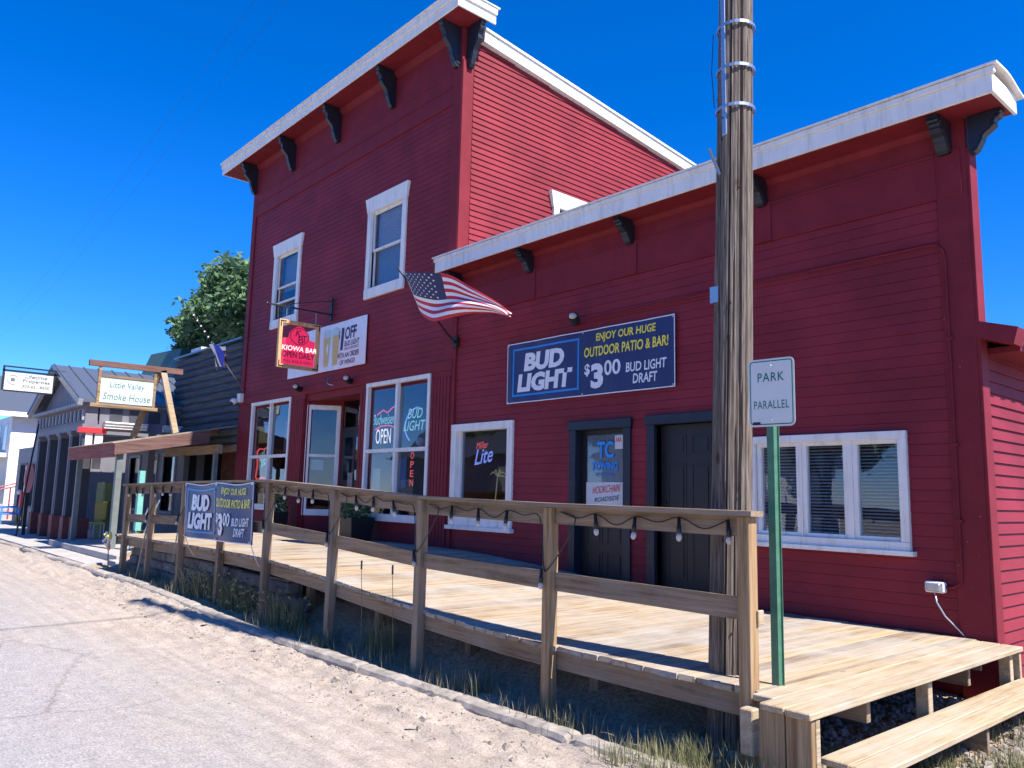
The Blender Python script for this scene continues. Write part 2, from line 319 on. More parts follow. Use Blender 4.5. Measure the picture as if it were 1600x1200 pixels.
# text --------------------------------------------------------------
_tc = {}
def text_pts(body, bold=0.0, shear=0.0, space=1.0):
    key = (body, bold, shear, space)
    if key not in _tc:
        cu = bpy.data.curves.new('t', 'FONT'); cu.body = body; cu.size = 1; cu.offset = bold; cu.shear = shear; cu.space_character = space; cu.resolution_u = 3; cu.align_x = 'LEFT'
        o = bpy.data.objects.new('t', cu); C.objects.link(o); bpy.context.view_layer.update()
        dg = bpy.context.evaluated_depsgraph_get(); me = bpy.data.meshes.new_from_object(o.evaluated_get(dg)); bpy.data.objects.remove(o); bpy.data.curves.remove(cu)
        vs = [v.co.copy() for v in me.vertices]; fs = [tuple(p.vertices) for p in me.polygons]; bpy.data.meshes.remove(me)
        x0 = min(v.x for v in vs); x1 = max(v.x for v in vs); y0 = min(v.y for v in vs); y1 = max(v.y for v in vs)
        _tc[key] = ([((v.x - x0) / (x1 - x0), (v.y - y0) / (y1 - y0)) for v in vs], fs)
    return _tc[key]
def letter(name, body, mat, rect, fn, parent, bold=0.02, shear=0.0, rise=0.0, space=1.0, off=0.004):
    """rect = u0,v0,u1,v1 on the sign; fn(u,v,d) gives the place d in front of the sign face"""
    vs, fs = text_pts(body, bold, shear, space); u0, v0, u1, v1 = rect
    me = bpy.data.meshes.new(name); me.from_pydata([tuple(fn(u0 + x * (u1 - u0), v0 + y * (v1 - v0) + rise * x, off)) for x, y in vs], [], fs)
    me.materials.append(M[mat]); return link(bpy.data.objects.new(name, me), parent)
def plate(name, mat, rect, fn, parent, th=0.004, off=0.0, nu=1, nv=1):
    u0, v0, u1, v1 = rect; b = MB()
    P = lambda i, j, d: Vector(fn(u0 + (u1 - u0) * i / nu, v0 + (v1 - v0) * j / nv, d))
    for i in range(nu):
        for j in range(nv):
            b.hexa([P(i, j, off - th), P(i + 1, j, off - th), P(i + 1, j + 1, off - th), P(i, j + 1, off - th), P(i, j, off), P(i + 1, j, off), P(i + 1, j + 1, off), P(i, j + 1, off)])
    o = b.build(name, mat, parent)
    if nu * nv > 1:
        bm = bmesh.new(); bm.from_mesh(o.data); bmesh.ops.remove_doubles(bm, verts=bm.verts, dist=0.0004); bm.to_mesh(o.data); bm.free()
    return o
def ring(name, mat, rect, w, fn, parent, off=0.004, nu=1):
    u0, v0, u1, v1 = rect; b = MB()
    for (a0, c0, a1, c1, k) in ((u0, v0, u1, v0 + w, nu), (u0, v1 - w, u1, v1, nu), (u0, v0 + w, u0 + w, v1 - w, 1), (u1 - w, v0 + w, u1, v1 - w, 1)):
        for i in range(k):
            s0 = a0 + (a1 - a0) * i / k; s1 = a0 + (a1 - a0) * (i + 1) / k
            b.quad([fn(s0, c0, off), fn(s1, c0, off), fn(s1, c1, off), fn(s0, c1, off)])
    return b.build(name, mat, parent)
def front(x, y, z): return lambda u, v, d: (x + u, y - d, z + v)      # face looking to the street
def side(x, y, z): return lambda u, v, d: (x + d, y + u, z + v)       # face looking along the street to the right

# siding ------------------------------------------------------------
_w = bpy.data.meshes.new('siding_board')
_w.from_pydata([(0, 0.02, 0), (1, 0.02, 0), (1, -0.021, 0), (0, -0.021, 0), (0, 0.02, 1), (1, 0.02, 1), (1, -0.003, 1), (0, -0.003, 1)], [],
               [(0, 1, 2, 3), (4, 7, 6, 5), (3, 2, 6, 7), (0, 4, 5, 1), (0, 3, 7, 4), (1, 5, 6, 2)])
_w.materials.append(M['red'])
_wf = _w.copy()
for v_ in _wf.vertices:
    if v_.co.z < 0.5 and v_.co.y < 0: v_.co.y = -0.008
_ww = _w.copy(); _ww.materials.clear(); _ww.materials.append(M['housew'])
_wg = _w.copy(); _wg.materials.clear(); _wg.materials.append(M['housegrey'])
def siding(parent, face, fixed, a0, a1, z0, z1, pitch, holes=(), mesh=_w, top=None):
    k = 0; z = z0
    while z < z1 - 0.02:
        h = min(pitch, z1 - z); zc = z + h / 2; segs = [(a0, a1)]
        if top:
            e = top(zc)
            if e <= a0 + 0.05: break
            segs = [(a0, min(a1, e))]
        for (h0, h1, g0, g1) in holes:
            if g0 < zc < g1:
                ns = []
                for s0, s1 in segs:
                    if h1 <= s0 or h0 >= s1: ns.append((s0, s1)); continue
                    if h0 > s0: ns.append((s0, h0))
                    if h1 < s1: ns.append((h1, s1))
                segs = ns
        for s0, s1 in segs:
            cuts = [s0]
            if s1 - s0 > 5.2: cuts.append(s0 + random.uniform(1.8, s1 - s0 - 1.8))
            cuts.append(s1)
            for i in range(len(cuts) - 1):
                if cuts[i + 1] - cuts[i] < 0.03: continue
                o = bpy.data.objects.new('siding_board', _wf if (face == 'front' and mesh is _w) else mesh); L = cuts[i + 1] - cuts[i] - 0.0015
                o.scale = (L, 1, h - (0.0035 if face == 'front' else 0.002))
                if face == 'front': o.location = (cuts[i], fixed + random.uniform(-0.001, 0.001), z)
                else: o.location = (fixed, cuts[i], z); o.rotation_euler = (0, 0, math.pi / 2)
                link(o, parent); k += 1
        z += pitch
def wall_holes(b, x0, x1, y0, y1, z0, z1, holes):
    xs = sorted({x0, x1, *[h[0] for h in holes], *[h[1] for h in holes]}); zs = sorted({z0, z1, *[h[2] for h in holes], *[h[3] for h in holes]})
    xs = [x for x in xs if x0 <= x <= x1]; zs = [z for z in zs if z0 <= z <= z1]
    for i in range(len(xs) - 1):
        for j in range(len(zs) - 1):
            cx = (xs[i] + xs[i + 1]) / 2; cz = (zs[j] + zs[j + 1]) / 2
            if any(h[0] < cx < h[1] and h[2] < cz < h[3] for h in holes): continue
            b.box(xs[i], xs[i + 1], y0, y1, zs[j], zs[j + 1])
    return b
def casing(parent, x0, x1, z0, z1, y, w, mat, t=0.03, wt=None, wb=None, name='frame', din=0.1):
    """flat trim round an opening whose outer edges are x0..x1, z0..z1"""
    wt = wt or w; wb = wb or w; b = MB()
    b.box(x0, x0 + w, y - t, y + din, z0 + wb, z1 - wt); b.box(x1 - w, x1, y - t, y + din, z0 + wb, z1 - wt)
    b.box(x0, x1, y - t - 0.002, y + din, z1 - wt, z1); b.box(x0, x1, y - t - 0.006, y + din, z0, z0 + wb)
    return b.build(name, mat, parent, 0.004)

# ground level along the street
def sm(t): t = max(0, min(1, t)); return t * t * (3 - 2 * t)
def gz(x): return 0.12 * sm((-8 - x) / 6.0)
def deckz(x): return 0.485 + 0.30 * sm((-4.6 - x) / 6.2) * 1.0 - 0.03 * sm((-12 - x) / 4)
def railz(x):
    P = [(-17, 1.68), (-16, 1.70), (-13, 1.755), (-9.95, 1.785), (-8.2, 1.71), (-6.5, 1.63), (-4.7, 1.60), (-2.0, 1.585)]
    for (a, za), (b, zb) in zip(P, P[1:]):
        if a <= x <= b: return za + (zb - za) * (x - a) / (b - a)
    return 1.6
# ------------------------------------------------------------------ the setting
tag(MB().quad([(-900, -700, -0.32), (700, -700, -0.32), (700, 900, -0.32), (-900, 900, -0.32)]).build('ground', 'ground'), kind='structure')
def grid(name, xs, ys, zf, mat):
    vs = [(x, y, zf(x, y)) for y in ys for x in xs]; nx = len(xs)
    fs = [(j * nx + i, j * nx + i + 1, (j + 1) * nx + i + 1, (j + 1) * nx + i) for j in range(len(ys) - 1) for i in range(nx - 1)]
    me = bpy.data.meshes.new(name); me.from_pydata(vs, [], fs); me.materials.append(M[mat]); me.polygons.foreach_set('use_smooth', [True] * len(fs))
    return tag(link(bpy.data.objects.new(name, me)), kind='structure')
def rng(a, b, st):
    n = max(1, int(round((b - a) / st))); return [a + (b - a) * i / n for i in range(n + 1)]
def roadz(x, y):
    z = gz(x) - 0.14
    if x < -24 or x > 5: return z
    edge = sm((y - 2.2) / 1.9)
    f = noise.fractal(Vector((x * 0.5, y * 3.2, 1)), 0.9, 2.1, 5) * 0.022
    f2 = noise.fractal(Vector((x * 3.2, y * 5, 5)), 0.8, 2.2, 4) * 0.034
    ridge = 0.075 * math.exp(-((y - 3.72 - 0.12 * math.sin(x * 0.9)) / 0.11) ** 2) * max(0.0, 0.45 + noise.noise(Vector((x * 1.7, 3, 0))))
    up = 0.105 * sm((y - 3.7) / 0.5) * sm(0.75 + 0.9 * noise.noise(Vector((x * 0.6, 9, 0))))
    return z + edge * (f + f2 + ridge) + up * edge + noise.noise(Vector((x * 0.7, y * 0.7, 2))) * 0.008
xs = rng(-120, -24, 6) + rng(-24, -14, 0.12)[1:] + rng(-14, -1.5, 0.045)[1:] + rng(-1.5, 14, 0.4)[1:]
ys = rng(-14, 0, 2) + rng(0, 2.2, 0.12)[1:] + rng(2.2, 4.34, 0.033)[1:]
grid('road', xs, ys, roadz, 'road')
grid('soil', rng(-17.6, -2.0, 0.08), rng(4.25, 8.2, 0.08), lambda x, y: gz(x) - 0.03 + 0.30 * sm((y - 4.62) / 0.8) * sm((-3.3 - x) / 1.2) + 0.05 * noise.fractal(Vector((x * 2, y * 2, 3)), 0.9, 2, 4) - 0.05 * sm((4.5 - y) / 0.2), 'soil')
grid('gravel_yard', rng(-2.0, 9, 0.1), rng(4.25, 24, 0.25), lambda x, y: -0.02 + 0.04 * noise.fractal(Vector((x * 2, y * 2, 3)), 0.9, 2, 4), 'gravel')
grid('gravel_bank', rng(-2.62, -2.0, 0.06), rng(8.2, 24, 0.25), lambda x, y: -0.03 + 0.03 * noise.noise(Vector((x * 2, y * 2, 3))), 'gravel')
# pavement in front of the neighbours
tag(MB().box(-58, -17.62, 4.36, 9.6, -0.3, 0.13).build('pavement', 'walk'), kind='structure')
tag(MB().box(-23.4, -17.5, 4.9, 9.6, 0.131, 0.27).build('raised_pavement', 'walk', bevel=0.01), kind='structure')
tag(MB().box(-17.5, -17.0, 4.75, 6.2, 0.05, 0.2).build('concrete_step', 'walk', bevel=0.01), kind='structure')
# kerb: separate worn concrete stones
kerb = bpy.data.objects.new('kerb', None); C.objects.link(kerb); tag(kerb, kind='structure')
x = -58.0
while x < 6:
    L = random.uniform(1.3, 2.6); x1 = x + L - 0.03; b = MB(); n = 40 if x > -20 else 2
    dz = random.uniform(-0.02, 0.012); k0 = len(b.v); PR = [(4.18, -0.22), (4.185, -0.05), (4.205, -0.01), (4.25, 0.008), (4.32, 0.006), (4.36, -0.01), (4.37, -0.22)]
    for i in range(n + 1):
        xx = x + (x1 - x) * i / n; e = 0.03 if i in (0, n) else 0
        for (yy, zz) in PR:
            w = noise.fractal(Vector((xx * 7, yy * 14, zz * 14)), 0.7, 2.2, 4) * 0.010 if x > -20 else 0
            b.v.append((xx, yy + w + (0.01 if e and yy < 4.2 else 0), gz(xx) + zz + dz + w * 0.8 - e * (zz > -0.06) * 0.5))
    m_ = len(PR)
    for i in range(n):
        for j in range(m_ - 1): b.f.append((k0 + i * m_ + j, k0 + (i + 1) * m_ + j, k0 + (i + 1) * m_ + j + 1, k0 + i * m_ + j + 1)); b.mi.append(0)
    b.f.append(tuple(range(m_))); b.mi.append(0); b.f.append(tuple(reversed(range(n * m_, n * m_ + m_)))); b.mi.append(0)
    b.build('kerb_stone', 'concrete', kerb, smooth=False); x += L
# scattered pebbles along the gutter and in the yard
def stones(name, n, fx, zf, s0, s1, mat='pebble'):
    b = MB()
    for _ in range(n):
        x, y = fx(); s = random.uniform(s0, s1) * random.choice((1, 1, 1, 1.7)); z = zf(x, y); q = [random.uniform(0.6, 1.2) for _ in range(6)]; a = random.uniform(0, 3.1)
        A_ = Matrix.Rotation(a, 3, 'Z') @ Matrix.Rotation(random.uniform(-0.6, 0.6), 3, 'X'); k = len(b.v); hh = random.uniform(0.5, 0.8)
        for (ix, iy, iz) in ((-1, -1, -1), (1, -1, -1), (1, 1, -1), (-1, 1, -1), (-1, -1, 1), (1, -1, 1), (1, 1, 1), (-1, 1, 1)):
            sh = 0.62 if iz > 0 else 1.0; p = A_ @ Vector((ix * s * sh * random.uniform(0.55, 1.0), iy * s * sh * random.uniform(0.45, 0.9), iz * s * hh * 0.6)); b.v.append((x + p.x, y + p.y, z + p.z))
        for f in ((4, 5, 6, 7), (0, 1, 5, 4), (1, 2, 6, 5), (2, 3, 7, 6), (3, 0, 4, 7)): b.f.append(tuple(k + i for i in f)); b.mi.append(0)
    return tag(b.build(name, mat), kind='stuff')
stones('gutter_pebbles', 2600, lambda: (random.uniform(-15, -1.5), 4.17 - abs(random.gauss(0, 0.55))), roadz, 0.004, 0.014)
stones('dirt_clods', 260, lambda: (random.uniform(-14, -2), 3.85 + random.gauss(0, 0.16)), roadz, 0.012, 0.032, 'gravel')
stones('yard_gravel', 7000, lambda: (random.uniform(-2.7, 1.0), random.uniform(4.4, 9.5)), lambda x, y: 0.0, 0.008, 0.03)
stones('rubble_under_deck', 1500, lambda: (random.uniform(-3.6, -2.4), random.uniform(4.6, 7.8)), lambda x, y: gz(x) + 0.0, 0.008, 0.026)

# ------------------------------------------------------------------ tall red building
tb = empty('tall_red_building', 'two-storey red false-front bar building with dark brackets under a white cornice', 'building')
FH = [(-17.74, -16.62, 5.6, 7.3), (-13.46, -12.34, 5.6, 7.3), (-18.42, -16.64, 1.25, 3.58), (-15.78, -13.5, 0.7, 3.58), (-13.16, -11.34, 1.22, 3.58)]
wb = MB(); wall_holes(wb, -19.33, -10.62, 8.02, 8.16, 0, 10.0, FH); wb.build('front_wall', 'redtrim', tb)
b = MB(); b.prism([(8.16, 0), (18.5, 0), (18.5, 8.75), (8.16, 9.86)], 0, -10.78, -10.62); b.build('side_wall', 'redtrim', tb)
b = MB(); b.box(-19.33, -19.18, 8.16, 18.5, 0, 8.7); b.box(-19.18, -10.78, 18.35, 18.5, 0, 8.7); b.build('rear_wall', 'redtrim', tb)
MB().prism([(8.16, 9.6), (18.5, 8.6), (18.5, 8.7), (8.16, 9.7)], 0, -19.18, -10.78).build('roof', 'metalroof', tb)
b = MB(); b.box(-19.18, -10.78, 10.6, 10.7, 0, 3.9); b.box(-19.18, -10.78, 8.16, 10.6, 3.9, 4.0); b.box(-19.18, -10.78, 10.6, 10.7, 4.0, 8.6); b.build('room_wall', 'int', tb)
box('room_floor', 'int', (-19.18, -10.78, 9.0, 10.6, 0.7, 0.78), tb)
siding(tb, 'front', 8.0, -19.15, -10.86, 4.02, 8.55, 0.1085, [(-17.86, -16.5, 5.5, 7.5), (-13.58, -12.22, 5.5, 7.5)])
siding(tb, 'front', 8.0, -18.55, -15.95, 0.75, 1.2, 0.1085); siding(tb, 'front', 8.0, -13.3, -11.2, 0.75, 1.15, 0.1085)
siding(tb, 'side', -10.605, 8.22, 18.4, 4.75, 9.72, 0.1085, [(10.3, 11.55, 5.6, 7.42)], top=lambda z: 8.22 + (9.78 - z) / 0.108)
# false-front trim
b = MB(); b.box(-19.15, -10.86, 7.965, 8.02, 8.55, 9.12); b.build('frieze_board', 'redtrim', tb, 0.004)
b = MB(); b.box(-19.15, -10.86, 7.955, 8.02, 9.12, 9.16); b.box(-19.15, -10.86, 7.975, 8.02, 9.16, 9.78); b.build('frieze_board', 'redtrim', tb, 0.003)
b = MB(); b.prism([(8.0, 9.78), (7.93, 9.84), (7.9, 9.9), (7.9, 9.94), (8.0, 9.94)], 0, -19.15, -10.86); b.build('crown_moulding', 'redtrim', tb)
for z in (8.86,):
    MB().box(-19.15, -10.86, 7.95, 7.966, z, z + 0.03).build('frieze_strip', 'redtrim', tb)
for x0, x1 in ((-19.36, -19.15), (-10.86, -10.6)): MB().box(x0, x1, 7.96, 8.05, 3.9, 9.94).build('corner_board', 'redtrim', tb, 0.005)
MB().box(-10.61, -10.575, 7.965, 8.2, 4.6, 9.3).build('corner_board', 'redtrim', tb, 0.004)
MB().box(-20.42, -10.2, 7.53, 8.2, 9.94, 9.985).build('soffit', 'redtrim', tb)
b = MB(); b.box(-20.45, -10.17, 7.5, 7.53, 9.93, 10.1); b.box(-20.47, -10.15, 7.47, 7.53, 10.1, 10.22); b.build('fascia', 'white', tb, 0.006)
b = MB(); b.box(-10.2, -10.17, 7.53, 8.35, 9.93, 10.1); b.box(-10.2, -10.14, 7.53, 8.36, 10.1, 10.22); b.build('end_fascia', 'white', tb, 0.005); MB().box(-20.45, -20.42, 7.53, 8.35, 9.93, 10.1).build('end_fascia', 'white', tb, 0.005)
MB().box(-20.5, -10.12, 7.44, 8.4, 10.222, 10.245).build('metal_coping', 'white', tb)
b = MB(); b.prism([(8.36, 9.76), (18.6, 8.66), (18.6, 8.88), (8.36, 9.98)], 0, -10.62, -10.5); b.build('rake_board', 'white', tb, 0.004)
MB().prism([(8.36, 9.985), (18.6, 8.885), (18.6, 8.93), (8.36, 10.03)], 0, -10.8, -10.47).build('rake_cap', 'white', tb)
def bracket(parent, x, y, zt, hgt, dep, wid, rot=0.0):
    P = [(0, 0), (1, 0), (1, -0.09), (0.92, -0.12), (0.97, -0.17), (0.93, -0.22), (0.82, -0.25), (0.8, -0.3)]
    for i in range(7):
        t = i / 6; P.append((0.78 - 0.46 * sm(t) + 0.05 * math.sin(t * 9), -0.32 - 0.5 * t))
    P += [(0.3, -0.87), (0.27, -0.93), (0.16, -1.0), (0, -1.0)]
    P = [(p * dep, q * hgt) for p, q in P]
    b = MB(); b.prism([(-a, c) for a, c in P], 0, -wid / 2, wid / 2)
    b.prism([(-a * 0.86 - 0.002, c * 0.92 - 0.01) for a, c in P], 0, -wid / 2 - 0.012, wid / 2 + 0.012)
    o = b.build('bracket', 'navy', parent); o.location = (x, y, zt); o.rotation_euler = (0, 0, rot); return o
for x in (-19.25, -17.13, -14.98, -12.82, -10.73): bracket(tb, x, 7.96, 9.938, 0.76, 0.42, 0.1)
bracket(tb, -10.575, 8.1, 9.938, 0.78, 0.36, 0.1, math.pi / 2)
# upper windows
def sash_window(parent, x0, x1, z0, z1, kind):
    f = MB(); w = 0.13
    f.box(x0, x0 + w, 7.955, 8.1, z0 + 0.2, z1 - 0.3); f.box(x1 - w, x1, 7.955, 8.1, z0 + 0.2, z1 - 0.3)
    f.hexa([(x0 - 0.01, 7.95, z1 - 0.3), (x1 + 0.01, 7.95, z1 - 0.3), (x1 + 0.01, 8.1, z1 - 0.3), (x0 - 0.01, 8.1, z1 - 0.3), (x0 - 0.07, 7.93, z1), (x1 + 0.07, 7.93, z1), (x1 + 0.07, 8.1, z1), (x0 - 0.07, 8.1, z1)])
    f.box(x0 - 0.005, x1 + 0.005, 7.948, 8.1, z0, z0 + 0.2)
    fr = f.build('window', 'white', parent, 0.004)
    a0, a1, c0, c1 = x0 + w, x1 - w, z0 + 0.2, z1 - 0.3; mid = c0 + (c1 - c0) * 0.5; s = MB(); t = 0.045
    for (p0, p1, y) in ((mid - 0.02, c1, 8.03), (c0, mid + 0.03, 8.06)):
        s.box(a0, a0 + t, y, y + 0.03, p0, p1); s.box(a1 - t, a1, y, y + 0.03, p0, p1); s.box(a0 + t, a1 - t, y, y + 0.03, p1 - t, p1); s.box(a0 + t, a1 - t, y, y + 0.03, p0, p0 + t)
    s.build('sash', 'white', fr); MB().box(a0 + t, a1 - t, 8.075, 8.08, c0 + t, mid).build('pane', 'glass', fr); MB().box(a0 + t, a1 - t, 8.045, 8.05, mid, c1 - t).build('pane', 'glass', fr)
    if kind == 'blind':
        b = MB()
        for k in range(16): zz = mid + 0.05 + k * (c1 - mid - 0.06) / 16; b.box(a0 + t, a1 - t, 8.13, 8.15, zz, zz + 0.028)
        b.build('blind', 'blind', fr); box('curtain', 'curtain', (a0, a1, 8.16, 8.18, c0, c1), fr)
    else:
        box('curtain', 'curtain', (a0, a1, 8.2, 8.22, mid - 0.05, c1), fr)
        b = MB()
        for k in range(5): xx = a0 + 0.1 + k * (a1 - a0 - 0.2) / 4; b.box(xx, xx + 0.012, 8.02, 8.03, c0 + 0.03, c0 + 0.36)
        for k in range(3): zz = c0 + 0.04 + k * 0.15; b.box(a0 + 0.05, a1 - 0.05, 8.01, 8.02, zz, zz + 0.012)
        b.build('fan_grille', 'black', fr); box('fan_box', 'dark', (a0 + 0.06, a1 - 0.06, 8.09, 8.2, c0 + 0.03, c0 + 0.36), fr)
        MB().box(a0 + t, a1 - t, 7.99, 8.04, c0 + 0.38, c0 + 0.42).build('sash_rail', 'white', fr)
    return fr
sash_window(tb, -17.87, -16.49, 5.43, 7.5, 'fan'); sash_window(tb, -13.59, -12.21, 5.43, 7.5, 'blind')
# side window of the upper storey
f = MB(); f.box(-10.62, -10.53, 10.22, 10.36, 5.4, 7.16); f.box(-10.62, -10.53, 11.5, 11.64, 5.4, 7.16)
f.hexa([(-10.62, 10.2, 7.16), (-10.53, 10.2, 7.16), (-10.53, 11.66, 7.16), (-10.62, 11.66, 7.16), (-10.62, 10.12, 7.46), (-10.5, 10.12, 7.46), (-10.5, 11.74, 7.46), (-10.62, 11.74, 7.46)])
sw = f.build('window', 'white', tb, 0.004); MB().box(-10.6, -10.595, 10.36, 11.5, 5.4, 7.16).build('pane', 'glass', sw)
b = MB()
for k in range(14): b.box(-10.618, -10.606, 10.4, 11.46, 6.4 + k * 0.052, 6.43 + k * 0.052)
b.build('blind', 'blind', sw)
# storefront
MB().box(-19.36, -10.6, 7.95, 8.1, 3.72, 3.9).build('storefront_beam', 'redtrim', tb, 0.006)
MB().box(-19.36, -10.6, 7.97, 8.05, 3.9, 4.02).build('storefront_beam', 'redtrim', tb, 0.004)
def pilaster(x0, x1, z0=0.5, z1=3.72, name='pilaster'):
    b = MB(); b.box(x0, x1, 7.97, 8.12, z0, z1); n = max(1, int((x1 - x0) / 0.09))
    for k in range(n): a = x0 + 0.02 + k * (x1 - x0 - 0.04) / n; b.box(a + 0.008, a + (x1 - x0 - 0.04) / n - 0.008, 7.952, 7.97, z0, z1 - 0.1)
    b.build(name, 'redtrim', tb, 0.003)
pilaster(-19.34, -18.58); pilaster(-16.5, -15.86); pilaster(-13.56, -13.3); pilaster(-11.2, -10.62)
def shop_window(x0, x1, z0, z1, tr):
    f = MB(); w = 0.075; xm = (x0 + x1) / 2
    f.box(x0, x0 + w, 7.945, 8.1, z0 + 0.13, z1 - w); f.box(x1 - w, x1, 7.945, 8.1, z0 + 0.13, z1 - w); f.box(x0, x1, 7.94, 8.1, z1 - w, z1); f.box(x0, x1, 7.925, 8.1, z0, z0 + 0.13)
    f.box(xm - 0.035, xm + 0.035, 7.952, 8.08, z0 + 0.13, z1 - w); f.box(x0 + w, xm - 0.035, 7.955, 8.08, tr - 0.035, tr + 0.035); f.box(xm + 0.035, x1 - w, 7.955, 8.08, tr - 0.035, tr + 0.035)
    fr = f.build('shop_window', 'white', tb, 0.003)
    for (a0, a1) in ((x0 + w, xm - 0.035), (xm + 0.035, x1 - w)):
        for (c0, c1) in ((z0 + 0.13, tr - 0.035), (tr + 0.035, z1 - w)): MB().box(a0, a1, 8.02, 8.026, c0, c1).build('pane', 'glassdark', fr)
    return fr
w1 = shop_window(-18.58, -16.5, 1.2, 3.72, 2.42); w2 = shop_window(-13.3, -11.2, 1.14, 3.72, 2.42)
# recessed entrance with its angled side window
en = MB(); A = Vector((-15.82, 8.02, 0)); B = Vector((-15.42, 8.62, 0)); d = (B - A); L = d.length; dn = d.normalized(); nn = Vector((dn.y, -dn.x, 0))
def ang(u, v, dd): return tuple(A + dn * u + nn * dd + Vector((0, 0, v)))
def angbox(b, u0, u1, v0, v1, d0, d1): return b.hexa([ang(u0, v0, d0), ang(u1, v0, d0), ang(u1, v0, d1), ang(u0, v0, d1), ang(u0, v1, d0), ang(u1, v1, d0), ang(u1, v1, d1), ang(u0, v1, d1)])
angbox(MB(), 0, L, 0.6, 1.14, -0.1, 0).build('entrance_side_wall', 'redtrim', tb); angbox(MB(), 0, L, 3.5, 3.72, -0.1, 0).build('entrance_side_wall', 'redtrim', tb)
f = MB(); angbox(f, 0, 0.09, 1.14, 3.5, -0.08, 0.02); angbox(f, L - 0.09, L, 1.14, 3.5, -0.08, 0.02); angbox(f, 0.09, L - 0.09, 3.4, 3.5, -0.08, 0.02); angbox(f, 0.09, L - 0.09, 1.14, 1.27, -0.08, 0.022); angbox(f, 0.09, L - 0.09, 2.38, 2.44, -0.06, 0.015)
ew = f.build('entrance_window', 'white', tb, 0.003)
g = MB(); angbox(g, 0.09, L - 0.09, 1.27, 2.38, -0.03, -0.025); g.build('pane', 'glassdark', ew); g = MB(); angbox(g, 0.09, L - 0.09, 2.44, 3.4, -0.03, -0.025); g.build('pane', 'glassdark', ew)
g = MB(); angbox(g, 0.12, 0.4, 2.1, 2.32, -0.06, -0.05); g.build('poster', 'paper', ew)
b = MB(); b.box(-15.42, -13.5, 8.62, 8.7, 0.6, 0.78); b.box(-15.42, -15.34, 8.62, 8.7, 0.78, 3.6); b.box(-13.58, -13.5, 8.16, 8.7, 0.6, 3.6); b.box(-15.82, -13.5, 8.04, 8.7, 3.6, 3.72); b.build('entrance_wall', 'redtrim', tb)
dr = MB().box(-15.34, -14.3, 8.63, 8.68, 0.78, 2.95).build('entrance_door', 'doorblack', tb, 0.004)
b = MB(); b.box(-15.34, -13.58, 8.63, 8.69, 2.95, 3.02); b.box(-14.3, -13.58, 8.63, 8.69, 0.78, 2.95); b.build('door_frame', 'doorblack', tb)
MB().box(-15.2, -14.45, 8.622, 8.629, 1.9, 2.8).build('pane', 'glassdark', dr); MB().box(-15.34, -13.6, 8.64, 8.65, 3.03, 3.58).build('transom_pane', 'glassdark', tb)
MB().box(-15.0, -14.8, 8.612, 8.62, 1.75, 2.05).build('poster', 'poster', dr)

# neon signs and posters inside the shop windows
def thing_text(name, label, cat, lines, fnn, group=None):
    t = empty(name, label, cat, group)
    for (body, mat, rect, bold, shear) in lines: letter('lettering', body, mat, rect, fnn, t, bold, shear)
    return t
def tube_obj(pts, r, mat, parent, name='neon_tube'): return MB().tube(pts, r * 1.6, 6).build(name, mat, parent, smooth=True)
F = front(-13.27, 8.07, 2.5)
t = thing_text('neon_sign', 'white OPEN neon under red and green script in the big shop window', 'neon sign', [('Budweiser', 'neon_cyan', (0.07, 0.42, 0.84, 0.62), 0.004, 0.3), ('OPEN', 'neon_white', (0.2, 0.06, 0.72, 0.34), 0.004, 0)], F)
tube_obj([(-13.1, 8.1, 3.12), (-12.9, 8.1, 3.2), (-12.75, 8.1, 3.14), (-12.6, 8.1, 3.22), (-12.45, 8.1, 3.26), (-12.33, 8.1, 3.3)], 0.008, 'neon_red', t)
tube_obj([(-13.15, 8.1, 2.84), (-12.95, 8.1, 2.9), (-12.7, 8.1, 2.9), (-12.5, 8.1, 2.86), (-12.35, 8.1, 2.92)], 0.008, 'neon_red', t)
F = front(-12.24, 8.07, 2.6)
t = thing_text('neon_sign', 'green beer neon inside a blue swoosh in the big shop window', 'neon sign', [('BUD', 'neon_cyan', (0.22, 0.38, 0.68, 0.56), 0.004, 0.25), ('LIGHT', 'neon_cyan', (0.1, 0.16, 0.78, 0.34), 0.004, 0.25)], F)
tube_obj([(-12.15 + 0.42 * (1 - math.cos(a * 0.2)) if 0 else -11.72 - 0.42 * math.cos(a), 8.1, 2.85 + 0.33 * math.sin(a)) for a in [(-0.9 + 0.16 * k) for k in range(16)]], 0.008, 'neon_blue', t)
b = MB(); b.ball((-11.7, 8.14, 2.56), 0.09, 10, 0.9); b.build('helmet_shape', 'ban_white', t)
t = thing_text('neon_sign', 'upright red OPEN sign in the lower right pane of the big shop window', 'neon sign', [(c, 'neon_red', (0, 0.48 - k * 0.16, 0.11, 0.6 - k * 0.16), 0.01, 0) for k, c in enumerate('OPEN')], front(-11.92, 8.1, 1.78))
t = empty('neon_sign', 'red framed beer neon at the left of the left shop window', 'neon sign')
fr_ = [(-18.42, 2.55), (-18.3, 2.62), (-18.05, 2.6), (-17.8, 2.66), (-17.72, 2.6), (-17.8, 2.35), (-17.72, 1.98), (-17.82, 1.9), (-18.1, 1.94), (-18.32, 1.88), (-18.42, 1.95), (-18.36, 2.25), (-18.42, 2.55)]
tube_obj([(x_, 8.1, z_) for x_, z_ in fr_], 0.012, 'neon_red', t); box('backing', 'dark', (-18.38, -17.78, 8.13, 8.15, 1.95, 2.58), t); letter('lettering', 'Miller', 'neon_cyan', (0.08, 0.12, 0.5, 0.5), front(-18.36, 8.11, 2.0), t, 0.0, 0.3, rise=0.15)
def poster(label, x0, x1, z0, z1, mat='poster', y=8.09): 
    return tag(box('poster', mat, (x0, x1, y, y + 0.004, z0, z1)), label, 'poster')
